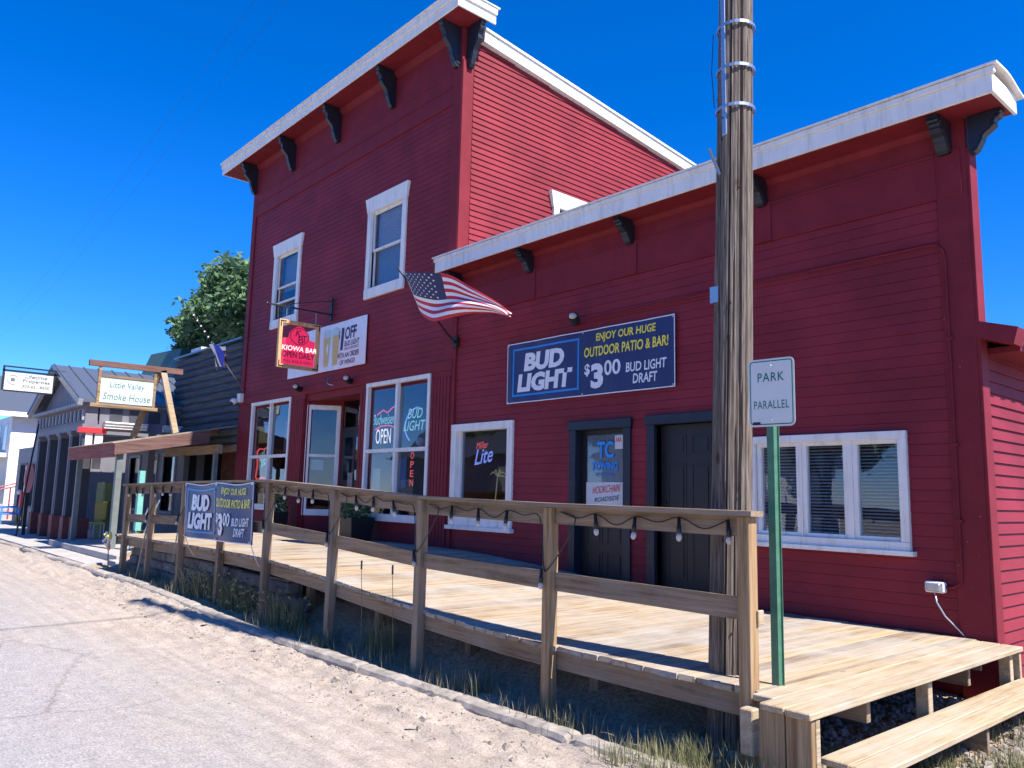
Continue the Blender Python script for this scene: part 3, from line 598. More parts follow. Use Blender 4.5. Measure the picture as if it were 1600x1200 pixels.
poster('yellow framed print above the red beer neon in the left shop window', -18.38, -17.85, 2.75, 3.15, 'beer')
poster('blue mountain picture in the upper right pane of the left shop window', -17.45, -16.75, 2.55, 3.25, 'curtain', 8.3)
poster('white menu sheet taped low in the left pane of the big shop window', -13.15, -12.9, 1.65, 2.1, 'paper')
poster('blue beer poster in the lower left pane of the big shop window', -12.62, -12.35, 1.75, 2.3, 'ban_blue', 8.3)
for (x0, lb) in ((-18.2, 'white table seen low through the left shop window'), (-13.0, 'white table seen low through the big shop window')):
    t = empty('table', lb, 'table'); MB().box(x0, x0 + 1.3, 8.5, 9.2, 1.48, 1.52).build('tabletop', 'paper', t)
    for a in (0.1, 1.2): MB().box(x0 + a, x0 + a + 0.05, 8.6, 8.65, 0.78, 1.48).build('leg', 'black', t)

# ------------------------------------------------------------------ small red building
sb = empty('low_red_building', 'one-storey red false-front building with two black doors behind the boardwalk', 'building')
SH = [(-10.46, -9.14, 1.3, 2.68), (-7.72, -6.84, 0.3, 2.58), (-6.34, -5.5, 0.3, 2.58), (-4.9, -3.36, 1.28, 2.28)]
wb = MB(); wall_holes(wb, -10.6, -2.62, 8.02, 8.16, -0.1, 5.4, SH); wb.build('front_wall', 'redtrim', sb)
MB().box(-2.78, -2.625, 8.16, 22, -0.1, 3.3).build('side_wall', 'redtrim', sb)
MB().box(-10.6, -2.78, 11.0, 11.1, -0.1, 3.3).build('room_wall', 'int', sb)
b = MB(); b.hexa([(-2.3, 8.2, 3.13), (-2.3, 22, 3.13), (-6.6, 22, 4.4), (-6.6, 8.2, 4.4), (-2.3, 8.2, 3.2), (-2.3, 22, 3.2), (-6.6, 22, 4.47), (-6.6, 8.2, 4.47)])
b.hexa([(-6.6, 8.2, 4.4), (-6.6, 22, 4.4), (-10.6, 22, 4.6), (-10.6, 8.2, 4.6), (-6.6, 8.2, 4.47), (-6.6, 22, 4.47), (-10.6, 22, 4.67), (-10.6, 8.2, 4.67)]); b.build('roof', 'metalroof', sb)
for k in range(60):
    pass
b = MB()
for k in range(46): yy = 8.25 + k * 0.3; b.box(-2.32, -2.26, yy, yy + 0.12, 3.13, 3.225)
b.build('roof_edge', 'galv', sb)
b = MB(); b.hexa([(-2.62, 7.96, 3.2), (-2.3, 7.96, 3.1), (-2.3, 8.2, 3.1), (-2.62, 8.2, 3.2), (-2.62, 7.96, 3.36), (-2.26, 7.96, 3.25), (-2.26, 8.2, 3.25), (-2.62, 8.2, 3.36)]); b.build('eave_fascia', 'redtrim', sb)
box('eave_soffit', 'redtrim', (-2.62, -2.32, 8.2, 22, 3.07, 3.125), sb)
siding(sb, 'front', 8.0, -10.58, -2.88, 0.28, 4.6, 0.1085, [(-10.5, -9.1, 1.2, 2.75), (-7.8, -6.76, 0, 2.66), (-6.42, -5.42, 0, 2.68), (-4.95, -3.32, 1.24, 2.34)])
siding(sb, 'side', -2.61, 8.15, 21.5, 0.0, 3.12, 0.1085)
for xx in (-10.58,): MB().box(xx - 0.02, xx + 0.06, 7.96, 8.03, 0.5, 4.6).build('corner_board', 'redtrim', sb, 0.004)
MB().box(-2.88, -2.6, 7.965, 8.03, -0.05, 5.34).build('corner_board', 'redtrim', sb, 0.005)
MB().box(-2.6, -2.57, 7.965, 8.14, -0.05, 5.04).build('corner_board', 'redtrim', sb, 0.004)
b = MB(); b.box(-10.58, -2.88, 7.972, 8.02, 4.6, 5.03); b.build('frieze_board', 'redtrim', sb, 0.003)
b = MB(); b.box(-10.58, -2.88, 7.962, 8.02, 5.03, 5.06); b.box(-10.58, -2.88, 7.978, 8.02, 5.06, 5.26); b.build('frieze_board', 'redtrim', sb, 0.003)
b = MB(); b.prism([(8.0, 5.24), (7.95, 5.28), (7.93, 5.31), (7.93, 5.34), (8.0, 5.34)], 0, -10.58, -2.88); b.build('crown_moulding', 'redtrim', sb)
for x in (-8.7, -6.73, -4.76, -2.75): MB().box(x - 0.1, x + 0.1, 7.955, 7.98, 4.6, 5.06).build('bracket_block', 'redtrim', sb, 0.003)
MB().box(-10.6, -2.25, 7.6, 8.2, 5.335, 5.37).build('soffit', 'redtrim', sb)
b = MB(); b.box(-10.66, -2.22, 7.57, 7.6, 5.32, 5.5); b.box(-10.68, -2.2, 7.55, 7.6, 5.5, 5.56); b.build('fascia', 'white', sb, 0.005)
MB().box(-2.25, -2.22, 7.6, 8.2, 5.32, 5.5).build('end_fascia', 'white', sb, 0.004); MB().box(-10.66, -10.63, 7.6, 8.0, 5.32, 5.5).build('end_fascia', 'white', sb, 0.004)
b = MB()
NN = 10
for i in range(NN):
    a0 = i / NN; a1 = (i + 1) / NN; zf = lambda a: 5.585 + 0.012 * math.sin(math.pi * a) - 0.075 * sm((a - 0.35) / 0.65)
    y0 = 7.53 + a0 * 0.75; y1 = 7.53 + a1 * 0.75; z0, z1 = zf(a0), zf(a1)
    b.hexa([(-10.7, y0, z0 - 0.02), (-2.17, y0, z0 - 0.02), (-2.17, y1, z1 - 0.02), (-10.7, y1, z1 - 0.02), (-10.7, y0, z0), (-2.17, y0, z0), (-2.17, y1, z1), (-10.7, y1, z1)])
b.build('metal_coping', 'white', sb)
for x in (-10.45, -8.7, -6.73, -4.76, -2.78): bracket(sb, x, 7.965, 5.333, 0.32, 0.31, 0.1)
bracket(sb, -2.57, 8.0, 5.333, 0.36, 0.29, 0.1, math.pi / 2)
# single window by the corner
fr = casing(sb, -10.56, -9.03, 1.13, 2.79, 8.0, 0.13, 'white', 0.045, 0.12, 0.2, 'window', 0.12)
box('sill', 'white', (-10.6, -8.99, 7.91, 8.0, 1.1, 1.16), fr); box('inner_frame', 'white', (-10.43, -10.37, 8.02, 8.1, 1.33, 2.67), fr); box('inner_frame', 'white', (-9.22, -9.16, 8.02, 8.1, 1.33, 2.67), fr)
box('pane', 'glassdark', (-10.37, -9.22, 8.06, 8.066, 1.33, 2.67), fr)
t = empty('neon_sign', 'small red and blue beer neon hanging in the single window left of the doors', 'neon sign')
letter('lettering', 'Miller', 'neon_red', (0.02, 0.3, 0.32, 0.41), front(-10.1, 8.12, 2.08), t, 0.0, 0.2, 0.02); letter('lettering', 'Lite', 'neon_blue', (0, 0.02, 0.46, 0.27), front(-10.12, 8.12, 2.1), t, 0.012, 0.3, 0.06)
t = empty('neon_sign', 'thin yellow palm tree neon below the beer neon in the single window', 'neon sign')
tube_obj([(-9.62, 8.14, 1.36), (-9.6, 8.14, 1.6), (-9.56, 8.14, 1.95)], 0.006, 'neon_dim', t)
for a in (-1.1, -0.4, 0.4, 1.1, 1.9): tube_obj([(-9.56, 8.14, 1.95), (-9.56 + 0.12 * math.sin(a), 8.14, 1.98 + 0.08 * math.cos(a)), (-9.56 + 0.2 * math.sin(a), 8.14, 1.95 + 0.06 * math.cos(a))], 0.005, 'neon_dim', t)
# doors
def door(x0, x1, top, glazed):
    f = MB(); w = 0.12
    f.box(x0, x0 + w, 7.955, 8.12, 0.5, top - 0.12); f.box(x1 - w, x1, 7.955, 8.12, 0.5, top - 0.12); f.box(x0 - 0.02, x1 + 0.02, 7.94, 8.12, top - 0.12, top)
    fr = f.build('door_frame', 'navy', sb, 0.004)
    a0, a1 = x0 + w, x1 - w; y = 8.1; dd = MB(); dd.box(a0, a1, y, y + 0.045, 0.5, top - 0.12); dr = dd.build('door', 'doorblack', sb, 0.003)
    W_ = a1 - a0; cols = [(a0 + 0.11, a0 + W_ / 2 - 0.04), (a0 + W_ / 2 + 0.04, a1 - 0.11)]
    rows = [(0.62, 0.95), (1.03, 1.3)] if glazed else [(0.68, 1.3), (1.42, 2.1), (2.2, 2.46)]
    for c0, c1 in cols:
        for r0, r1 in rows:
            p = MB(); p.box(c0, c1, y - 0.006, y, r0, r0 + 0.02); p.box(c0, c1, y - 0.006, y, r1 - 0.02, r1); p.box(c0, c0 + 0.02, y - 0.006, y, r0 + 0.02, r1 - 0.02); p.box(c1 - 0.02, c1, y - 0.006, y, r0 + 0.02, r1 - 0.02)
            p.box(c0 + 0.045, c1 - 0.045, y - 0.009, y, r0 + 0.045, r1 - 0.045); p.build('panel', 'doorblack', dr)
    b = MB(); b.ball((a0 + 0.07, y - 0.05, 1.45), 0.032); b.tube([(a0 + 0.07, y, 1.45), (a0 + 0.07, y - 0.04, 1.45)], 0.014); b.build('handle', 'galv', dr, smooth=True)
    b = MB(); b.tube([(a0 + 0.07, y, 1.6), (a0 + 0.07, y - 0.02, 1.6)], 0.028); b.build('deadbolt', 'black', dr)
    MB().box(x0 + 0.05, x1 - 0.05, 7.93, 8.1, 0.485, 0.51).build('threshold', 'galv', sb)
    return dr
d1 = door(-7.83, -6.73, 2.69, True); d2 = door(-6.46, -5.36, 2.7, False)
G = MB().box(-7.61, -6.92, 8.088, 8.094, 1.5, 2.5).build('pane', 'glass', d1); box('backing', 'curtain', (-7.61, -6.92, 8.096, 8.0985, 1.5, 2.5), d1)
box('frosted_panel', 'paper', (-7.61, -6.92, 8.0845, 8.0865, 1.5, 1.86), d1)  # white sheet paints the reflection of a pale building into the door glass
F = front(-7.61, 8.08, 1.5)
letter('decal', 'TC', 'decalblue', (0.2, 0.68, 0.5, 0.91), F, d1, 0.03); letter('decal', 'TOWING', 'decalblue', (0.1, 0.52, 0.57, 0.63), F, d1, 0.03); letter('decal', '303-170-0008', 'ban_blue', (0.17, 0.44, 0.5, 0.49), F, d1, 0.01)
plate('sticker', 'paper', (0.52, 0.8, 0.69, 0.98), F, d1, 0.002, 0.004); letter('decal', 'AAA', 'decalred', (0.53, 0.89, 0.64, 0.96), F, d1, 0.02, off=0.006)
letter('decal', 'HOOKCHAIN', 'decalred', (0.12, 0.2, 0.62, 0.3), F, d1, 0.0, 0.3, 0.04); letter('decal', 'ROADSIDE', 'ban_ink', (0.16, 0.09, 0.6, 0.15), F, d1, 0.0, 0.2, 0.04)  # these two words imitate lettering reflected in the glass, drawn as print
# triple casement window with blinds
fr = casing(sb, -5.0, -3.27, 1.2, 2.37, 8.0, 0.085, 'white', 0.05, 0.08, 0.1, 'window', 0.12)
box('sill', 'white', (-5.04, -3.23, 7.91, 8.0, 1.17, 1.215), fr)
b = MB()
P3 = [(-4.86, -4.44), (-4.32, -3.92), (-3.77, -3.37)]
for x0, x1 in P3:
    b.box(x0 - 0.05, x0, 7.985, 8.06, 1.3, 2.29); b.box(x1, x1 + 0.05, 7.985, 8.06, 1.3, 2.29); b.box(x0, x1, 7.985, 8.06, 2.25, 2.29); b.box(x0, x1, 7.985, 8.06, 1.3, 1.34)
b.build('sash', 'white', fr, 0.003)
box('mullion', 'white', (-4.39, -4.37, 7.975, 8.05, 1.3, 2.29), fr); box('mullion', 'white', (-3.87, -3.82, 7.975, 8.05, 1.3, 2.29), fr)
for x0, x1 in P3:
    box('pane', 'glass', (x0, x1, 8.02, 8.025, 1.34, 2.25), fr)
sl = MB(); sl.hexa([(0, 0.0, 0), (1, 0.0, 0), (1, 0.022, 0.012), (0, 0.022, 0.012), (0, 0.0, 0.002), (1, 0.0, 0.002), (1, 0.022, 0.014), (0, 0.022, 0.014)])
s0 = sl.build('blind_slat', 'blind', fr); first = True
for x0, x1 in P3:
    for k in range(27):
        o = s0 if first else s0.copy()
        if not first: C.objects.link(o)
        first = False; o.location = (x0, 8.06, 1.345 + k * 0.034); o.scale = (x1 - x0, 1, 1)
box('dark_room', 'dark', (-4.88, -3.35, 8.22, 8.24, 1.25, 2.3), sb); box('dark_room', 'int', (-10.5, -9.1, 9.4, 9.42, 1.1, 2.8), sb)
# conduit and outlet on the wall
cd = empty('electrical_conduit', 'thin red-painted conduit running across the wall above the blinds window', 'conduit')
pts = [(-7.45, 7.955, 4.11), (-6, 7.955, 4.125), (-3.0, 7.955, 4.155), (-2.9, 7.955, 4.14), (-2.845, 7.955, 4.08), (-2.83, 7.955, 3.98), (-2.83, 7.955, 1.05), (-2.84, 7.955, 0.96), (-2.9, 7.955, 0.92), (-2.97, 7.955, 0.91)]
MB().tube(pts, 0.012, 8).build('pipe', 'redtrim', cd, smooth=True)
for z in (3.2, 2.2, 1.5): MB().box(-2.86, -2.8, 7.94, 7.97, z, z + 0.03).build('clamp', 'redtrim', cd)
ob = empty('outlet_box', 'clear-covered weatherproof outlet box low on the red wall near the corner', 'outlet box')
MB().box(-3.14, -2.97, 7.9, 7.985, 0.86, 0.96).build('cover', 'whitedirty', ob, 0.012); MB().box(-3.12, -3.0, 7.88, 7.9, 0.875, 0.945).build('lid', 'galv', ob, 0.006)
tag(MB().tube([(-3.05, 7.9, 0.86), (-3.03, 7.88, 0.78), (-2.97, 7.9, 0.66), (-2.88, 7.95, 0.55), (-2.83, 7.96, 0.49)], 0.008, 6).build('power_cord', 'galv', smooth=True), 'short white cord dangling from the outlet box to the deck', 'cord')
def floodlight(x, y, z, label, lit='bulb'):
    t = empty('floodlight', label, 'lamp', 'small black wall floodlights above the shopfronts')
    MB().tube([(x - 0.13, 7.96, z), (x - 0.13, 7.9, z)], 0.055, 10).build('base_plate', 'black', t)
    MB().tube([(x - 0.13, 7.9, z), (x - 0.02, 7.84, z - 0.01)], 0.018, 6).build('arm', 'black', t)
    MB().tube([(x - 0.02, 7.86, z - 0.03), (x + 0.03, 7.74, z + 0.03)], 0.05, 12, r2=0.075).build('shade', 'black', t)
    MB().ball((x + 0.03, 7.735, z + 0.03), 0.06, 10, 0.8).build('bulb', lit, t, smooth=True)
floodlight(-15.9, 7.8, 3.84, 'black floodlight under the left end of the one-dollar banner'); floodlight(-13.75, 7.8, 3.82, 'black floodlight above the bar entrance')
floodlight(-7.6, 7.8, 4.1, 'black floodlight just above the wall beer banner')
tw = tag(MB().tube([(-14.75, 7.9, 4.0), (-14.7, 7.85, 3.85), (-14.5, 7.8, 3.8), (-14.42, 7.85, 3.78)], 0.01, 5).build('loose_wire', 'galv', smooth=True), 'short curl of loose white wire below the hanging bar sign', 'wire')

# ------------------------------------------------------------------ banners
def wavy(fn, amp, k=2.1, ph=0.0):
    return lambda u, v, d: fn(u, v, d + amp * (math.sin(k * u * 3 + ph + v) + 0.5 * math.sin(k * u * 7.3 + 2 * v)))
def beer_banner(t, F, W_, H):
    sx = W_ / 3.18; sy = H / 0.93
    R = lambda a, b_, c, d: (a * sx, b_ * sy, c * sx, d * sy)
    plate('banner_cloth', 'ban_navy', (0, 0, W_, H), F, t, 0.004, 0, 40, 6)
    ring('border', 'ban_white', (0, 0, W_, H), 0.014, F, t, 0.003, 40)
    ring('logo_box', 'ban_blue', R(0.13, 0.1, 1.52, 0.84), 0.03 * sx, F, t, 0.004, 18)
    letter('lettering', 'BUD', 'ban_white', R(0.38, 0.47, 1.24, 0.75), F, t, 0.055, 0.1, off=0.005); letter('lettering', 'LIGHT', 'ban_white', R(0.24, 0.16, 1.40, 0.44), F, t, 0.055, 0.1, off=0.005)
    letter('lettering', 'ENJOY OUR HUGE', 'ban_yellow', R(1.84, 0.72, 2.88, 0.86), F, t, 0.022, 0.08, off=0.005); letter('lettering', 'OUTDOOR PATIO & BAR!', 'ban_yellow', R(1.62, 0.54, 3.08, 0.68), F, t, 0.022, 0.08, off=0.005)
    letter('lettering', '$', 'ban_white', R(1.63, 0.27, 1.73, 0.45), F, t, 0.03, off=0.005); letter('lettering', '3', 'ban_white', R(1.75, 0.09, 1.98, 0.44), F, t, 0.05, off=0.005); letter('lettering', '00', 'ban_white', R(2.0, 0.25, 2.29, 0.46), F, t, 0.02, off=0.005)
    letter('lettering', 'BUD LIGHT', 'ban_white', R(2.38, 0.26, 3.05, 0.39), F, t, 0.02, 0.08, off=0.005); letter('lettering', 'DRAFT', 'ban_white', R(2.5, 0.1, 2.9, 0.23), F, t, 0.02, 0.08, off=0.005)
    for u in (0.03, W_ / 2, W_ - 0.03):
        for v in (0.03, H - 0.03): b = MB(); b.ball(Vector(F(u, v, 0.006)), 0.014, 6); b.build('grommet', 'galv', t)
t = empty('beer_banner', 'large navy beer banner fixed flat to the red wall above the doors', 'banner')
beer_banner(t, wavy(front(-9.17, 7.955, 3.035), 0.006), 3.17, 0.92)
t = empty('beer_banner', 'navy beer banner tied to the boardwalk railing', 'banner')
def railban(u, v, d):
    s = u / 2.62; x = -12.78 + u + 0.1 * (0.93 - v) * (s - 0.3) + (0.93 - v) * 0.25 * (1 - s)
    z = railz(x) - 0.03 - (0.82 - v) - 0.03 * math.sin(math.pi * s * 2) ** 2 * (v / 0.82)
    y = 4.50 - d * 3.0 - 0.02 * math.sin(s * 11 + v * 3) * (0.35 + 0.6 * (1 - v / 0.82)) - 0.03 * (1 - v / 0.82)
    return (x, y, z)
beer_banner(t, railban, 2.52, 0.82)
b = MB()
for u in (0.05, 2.5): p = railban(u, 0, 0); b.tube([p, (p[0] + 0.02, p[1] + 0.05, p[2] - 0.15), (p[0] + 0.04, 4.6, p[2] - 0.28)], 0.006, 5)
b.build('tie_cord', 'whitedirty', t)
t = empty('dollar_off_banner', 'white one-dollar-off banner with two beer glasses below the upper windows', 'banner')
F = wavy(front(-16.75, 7.955, 4.13), 0.006, 1.5)
W_, H = 3.34, 0.98
plate('banner_cloth', 'ban_white', (0, 0, W_, H), F, t, 0.004, 0, 24, 2)
for k in range(2):
    u = 1.62 + k * 0.36
    bb = MB(); bb.quad([F(u + 0.05, 0.1, 0.004), F(u + 0.24, 0.1, 0.004), F(u + 0.29, 0.72, 0.004), F(u, 0.72, 0.004)]); bb.build('beer_glass', 'beer', t)
    bb = MB(); bb.quad([F(u, 0.725, 0.004), F(u + 0.29, 0.725, 0.004), F(u + 0.3, 0.86, 0.004), F(u + 0.15, 0.9, 0.004), F(u - 0.01, 0.86, 0.004)]); bb.build('beer_foam', 'signmint', t)
for body, rect, bold in (('$', (2.2, 0.6, 2.31, 0.8), 0.02), ('1', (2.33, 0.38, 2.47, 0.84), 0.05), ('OFF', (2.5, 0.58, 2.98, 0.84), 0.03), ('BUD LIGHT', (2.5, 0.44, 3.1, 0.55), 0.015), ('AND OTHER DRAFTS', (2.5, 0.365, 3.08, 0.42), 0.0), ('WITH AN ORDER', (2.2, 0.21, 3.1, 0.32), 0.015), ('OF WINGS!', (2.34, 0.07, 2.95, 0.17), 0.015)):
    letter('lettering', body, 'ban_ink', rect, F, t, bold, 0.1, off=0.004)
# ------------------------------------------------------------------ hanging bar sign
t = empty('hanging_bar_sign', 'hot pink bar sign in a blond wooden frame hanging from a black wall arm', 'sign')
X = -14.85; F = side(X, 6.8, 4.08); Wd, Ht = 0.9, 0.97
b = MB(); w = 0.07
for (u0, u1, v0, v1) in ((0, w, 0, Ht), (Wd - w, Wd, 0, Ht), (w, Wd - w, 0, w), (w, Wd - w, Ht - w, Ht)):
    o = MB().hexa([F(u0, v0, -0.04), F(u1, v0, -0.04), F(u1, v0, 0.04), F(u0, v0, 0.04), F(u0, v1, -0.04), F(u1, v1, -0.04), F(u1, v1, 0.04), F(u0, v1, 0.04)]); o.build('frame_board', 'signwood', t, 0.004)
P = [(0.1, 0.08), (0.8, 0.08), (0.8, 0.6), (0.68, 0.62), (0.66, 0.72), (0.6, 0.8), (0.52, 0.86), (0.45, 0.88), (0.38, 0.86), (0.3, 0.8), (0.24, 0.72), (0.22, 0.62), (0.1, 0.6)]
b = MB(); b.v = [F(u, v, 0.012) for u, v in P] + [F(u, v, -0.012) for u, v in P]; n_ = len(P); b.f = [tuple(range(n_)), tuple(reversed(range(n_, 2 * n_)))] + [(i, n_ + i, n_ + (i + 1) % n_, (i + 1) % n_) for i in range(n_)]; b.mi = [0] * len(b.f)
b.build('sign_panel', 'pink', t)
cc = [F(0.45 + 0.2 * math.cos(a * math.pi / 12), 0.67 + 0.17 * math.sin(a * math.pi / 12), 0.02) for a in range(25)]
MB().tube(cc, 0.007, 5, cap=False).build('emblem_ring', 'ban_ink', t)
letter('lettering', 'K', 'ban_ink', (0.36, 0.66, 0.49, 0.81), F, t, 0.0, 0.2, off=0.018); letter('lettering', 'B', 'ban_ink', (0.43, 0.53, 0.54, 0.68), F, t, 0.0, off=0.018); letter('lettering', 'T', 'ban_ink', (0.5, 0.56, 0.62, 0.7), F, t, 0.0, off=0.018)
letter('lettering', 'KIOWA BAR', 'neon_white', (0.08, 0.36, 0.84, 0.46), F, t, 0.004, 0.1, off=0.03); letter('lettering', 'OPEN DAILY', 'ban_ink', (0.1, 0.22, 0.8, 0.34), F, t, 0.015, off=0.02); letter('lettering', 'FULL BAR & GRILL', 'ban_ink', (0.13, 0.12, 0.77, 0.17), F, t, 0.0, off=0.02)
b = MB()
for (u, v, su, sv) in ((0.02, 0.02, 1, 1), (Wd - 0.02, 0.02, -1, 1), (0.02, Ht - 0.02, 1, -1), (Wd - 0.02, Ht - 0.02, -1, -1)):
    for (du, dv) in ((0.12, 0.02), (0.02, 0.12)):
        p, q = F(u, v, 0.043), F(u + du * su, v + dv * sv, 0.047); b.box(min(p[0], q[0]), max(p[0], q[0]), min(p[1], q[1]), max(p[1], q[1]), min(p[2], q[2]), max(p[2], q[2]))
b.build('corner_brace', 'black', t)
b = MB(); b.bar((X, 7.94, 5.32), (X, 6.55, 5.32), 0.03); b.bar((X, 7.94, 5.62), (X, 6.8, 5.34), 0.012); b.ball((X, 6.53, 5.32), 0.035); b.box(X - 0.03, X + 0.03, 7.93, 7.96, 5.2, 5.68)
b.build('wall_arm', 'black', t); b = MB()
for y in (6.95, 7.6): b.tube([(X, y, 5.3), (X, y, 5.05)], 0.008, 5)
b.build('chain', 'galv', t)
# ------------------------------------------------------------------ flags
def cat(P, s):
    n = len(P) - 1; t_ = max(0, min(n - 1e-6, s * n)); i = int(t_); f = t_ - i; p = [Vector(P[max(0, min(n, i + k))]) for k in (-1, 0, 1, 2)]
    return 0.5 * ((2 * p[1]) + (-p[0] + p[2]) * f + (2 * p[0] - 5 * p[1] + 4 * p[2] - p[3]) * f * f + (-p[0] + 3 * p[1] - 3 * p[2] + p[3]) * f ** 3)
TOP = [(-10.5, 6.86, 5.16), (-10.02, 6.76, 5.02), (-9.6, 6.72, 4.93), (-9.15, 6.76, 4.84), (-8.72, 6.85, 4.58), (-8.38, 6.93, 4.34), (-8.12, 7.0, 4.14)]
BOT = [(-10.48, 7.2, 4.55), (-10.1, 7.02, 4.38), (-9.66, 6.9, 4.23), (-9.2, 6.88, 4.2), (-8.8, 6.9, 4.21), (-8.4, 6.94, 4.17), (-8.02, 7.0, 4.06)]
def flag(s, t_, d=0.0):
    p = cat(TOP, s).lerp(cat(BOT, s), t_); h = (cat(BOT, s) - cat(TOP, s)); L_ = h.length
    p.y += -0.09 * math.sin(t_ * 5.5 + s * 5) * s * (0.5 + L_) - 0.05 * math.sin(s * 11 + t_ * 2) * s - 0.03 * math.sin(t_ * 13 + s * 8) * s
    p.z += 0.03 * math.sin(s * 9) * s * (1 - t_); p.y -= d; return p
t = empty('american_flag', 'stars and stripes flag blowing from a slanted pole on the red wall', 'flag')
b = MB(); NS, NT = 48, 26; k0 = 0
b.v = [tuple(flag(i / NS, j / NT)) for j in range(NT + 1) for i in range(NS + 1)]
for j in range(NT):
    for i in range(NS):
        b.f.append((j * (NS + 1) + i, j * (NS + 1) + i + 1, (j + 1) * (NS + 1) + i + 1, (j + 1) * (NS + 1) + i))
        if i < 1: mi = 1
        elif i < NS * 0.42 and j < 14: mi = 2
        else: mi = 0 if (j // 2) % 2 == 0 else 1
        b.mi.append(mi)
me = bpy.data.meshes.new('flag_cloth'); me.from_pydata(b.v, [], b.f)
for k in ('flagred', 'flagwhite', 'flagblue'): me.materials.append(M[k])
me.polygons.foreach_set('material_index', b.mi); me.polygons.foreach_set('use_smooth', [True] * len(b.f)); o = link(bpy.data.objects.new('flag_cloth', me), t)
md = o.modifiers.new('thickness', 'SOLIDIFY'); md.thickness = 0.003
b = MB()
for r in range(9):
    for c_ in range(6 if r % 2 == 0 else 5):
        s = 0.05 + (c_ + (0.0 if r % 2 == 0 else 0.5)) * 0.063; tt = 0.035 + r * 0.057; P = []
        for k in range(10):
            a = k * math.pi / 5 + math.pi / 2; rr = (0.014 if k % 2 == 0 else 0.006)
            P.append(flag(s + rr * math.cos(a) * 0.8, tt - rr * math.sin(a) * 1.7, 0.006))
        b.quad(P)
b.build('stars', 'flagwhite', t)
MB().tube([(-10.5, 7.9, 4.17), (-10.5, 6.72, 5.21)], 0.014, 8).build('pole', 'black', t, smooth=True)
b = MB(); b.box(-10.55, -10.45, 7.92, 7.97, 4.08, 4.26); b.tube([(-10.5, 7.94, 4.14), (-10.5, 7.8, 4.26)], 0.024); b.tube([(-10.57, 7.88, 4.19), (-10.43, 7.88, 4.19)], 0.01); b.build('pole_holder', 'black', t)
t = empty('striped_flag', 'black and white striped flag with a blue band hanging from a white pole', 'flag')
MB().tube([(-19.1, 7.96, 4.05), (-19.1, 7.16, 5.04)], 0.014, 8).build('pole', 'galv', t, smooth=True); MB().tube([(-19.1, 7.16, 5.04), (-19.1, 6.36, 6.03)], 0.013, 8).build('pole', 'black', t, smooth=True)
b = MB()
def fl2(s, t_):   # hangs limp and twisted
    top = Vector((-19.1, 7.0 - 0.1 * (1 - s), 5.1)); p = Vector((-19.1 + 0.95 * s * (1 - 0.25 * t_), 7.0 + 0.25 * t_, 5.1 - 0.62 * t_ + 0.05 * math.sin(6 * s) - 0.12 * s)); p.y += 0.07 * math.sin(9 * s + 3 * t_); p.x += 0.1 * math.sin(5 * t_) * s; return p
NS, NT = 20, 10; b.v = [tuple(fl2(i / NS, j / NT * (1 - 0.35 * i / NS))) for j in range(NT + 1) for i in range(NS + 1)]
for j in range(NT):
    for i in range(NS):
        b.f.append((j * (NS + 1) + i, j * (NS + 1) + i + 1, (j + 1) * (NS + 1) + i + 1, (j + 1) * (NS + 1) + i)); b.mi.append(2 if 8 < i < 14 else (1 if (i if i < 9 else j) % 4 < 2 else 0))
me = bpy.data.meshes.new('flag_cloth'); me.from_pydata(b.v, [], b.f)
for k in ('black', 'flagwhite', 'blueline'): me.materials.append(M[k])
me.polygons.foreach_set('material_index', b.mi); me.polygons.foreach_set('use_smooth', [True] * len(b.f)); link(bpy.data.objects.new('flag_cloth', me), t)
b = MB()
for k in range(7): u = 0.5 + k * 0.06; p = Vector((-19.1, 7.96, 4.05)).lerp(Vector((-19.1, 6.36, 6.03)), u); b.ball(p, 0.022, 6, 1.2)
b.build('wound_cloth', 'flagwhite', t)
t = empty('security_camera', 'white dome security camera on the corner of the tall red building', 'camera')
MB().box(-19.3, -19.1, 7.86, 7.96, 3.78, 4.0).build('mount', 'white', t, 0.01); b = MB(); b.ball((-19.28, 7.78, 3.8), 0.085, 12); b.build('dome', 'white', t, smooth=True); b = MB(); b.ball((-19.27, 7.75, 3.77), 0.055, 10); b.build('lens', 'black', t, smooth=True)

# ------------------------------------------------------------------ boardwalk deck
dk = empty('boardwalk_deck', 'long raised timber boardwalk with pale planks in front of the red buildings', 'deck')
ub = MB(); ub.box(-0.5, 0.5, -0.5, 0.5, -0.5, 0.5)
def bevbox(name, mats, parent, x0, x1, y0, y1, z0, z1, bv=0.004, jit=0.0, rot=0.0):
    b = MB(); b.box(x0, x1, y0, y1, z0, z1); o = b.build(name, mats, parent, bv); return o
plank_meshes = []
for q in range(4):
    b = MB(); b.box(0, 0.1368, 0, 3.38, -0.038, 0); o = b.build('tmp', 'deck', None, 0.0025); plank_meshes.append(o.data); bpy.data.objects.remove(o)
    if q: 
        for v in plank_meshes[-1].vertices:
            if v.co.y < 0.02: v.co.y += random.uniform(-0.008, 0.008)
new_plank = plank_meshes[1].copy(); new_plank.materials.clear(); new_plank.materials.append(M['decknew'])
x = -16.55; k = 0
while x < -2.85:
    o = bpy.data.objects.new('deck_board', plank_meshes[k % 4] if x < -3.7 or k % 3 else new_plank); e = random.uniform(-0.018, 0.012)
    z0_, z1_ = deckz(x), deckz(x + 0.14)
    o.location = (x, 4.585 + e, z0_ + random.uniform(-0.0015, 0.002)); o.rotation_euler = (random.uniform(-0.0004, 0.0004), -math.atan2(z1_ - z0_, 0.14), 0); link(o, dk); x += 0.1455; k += 1
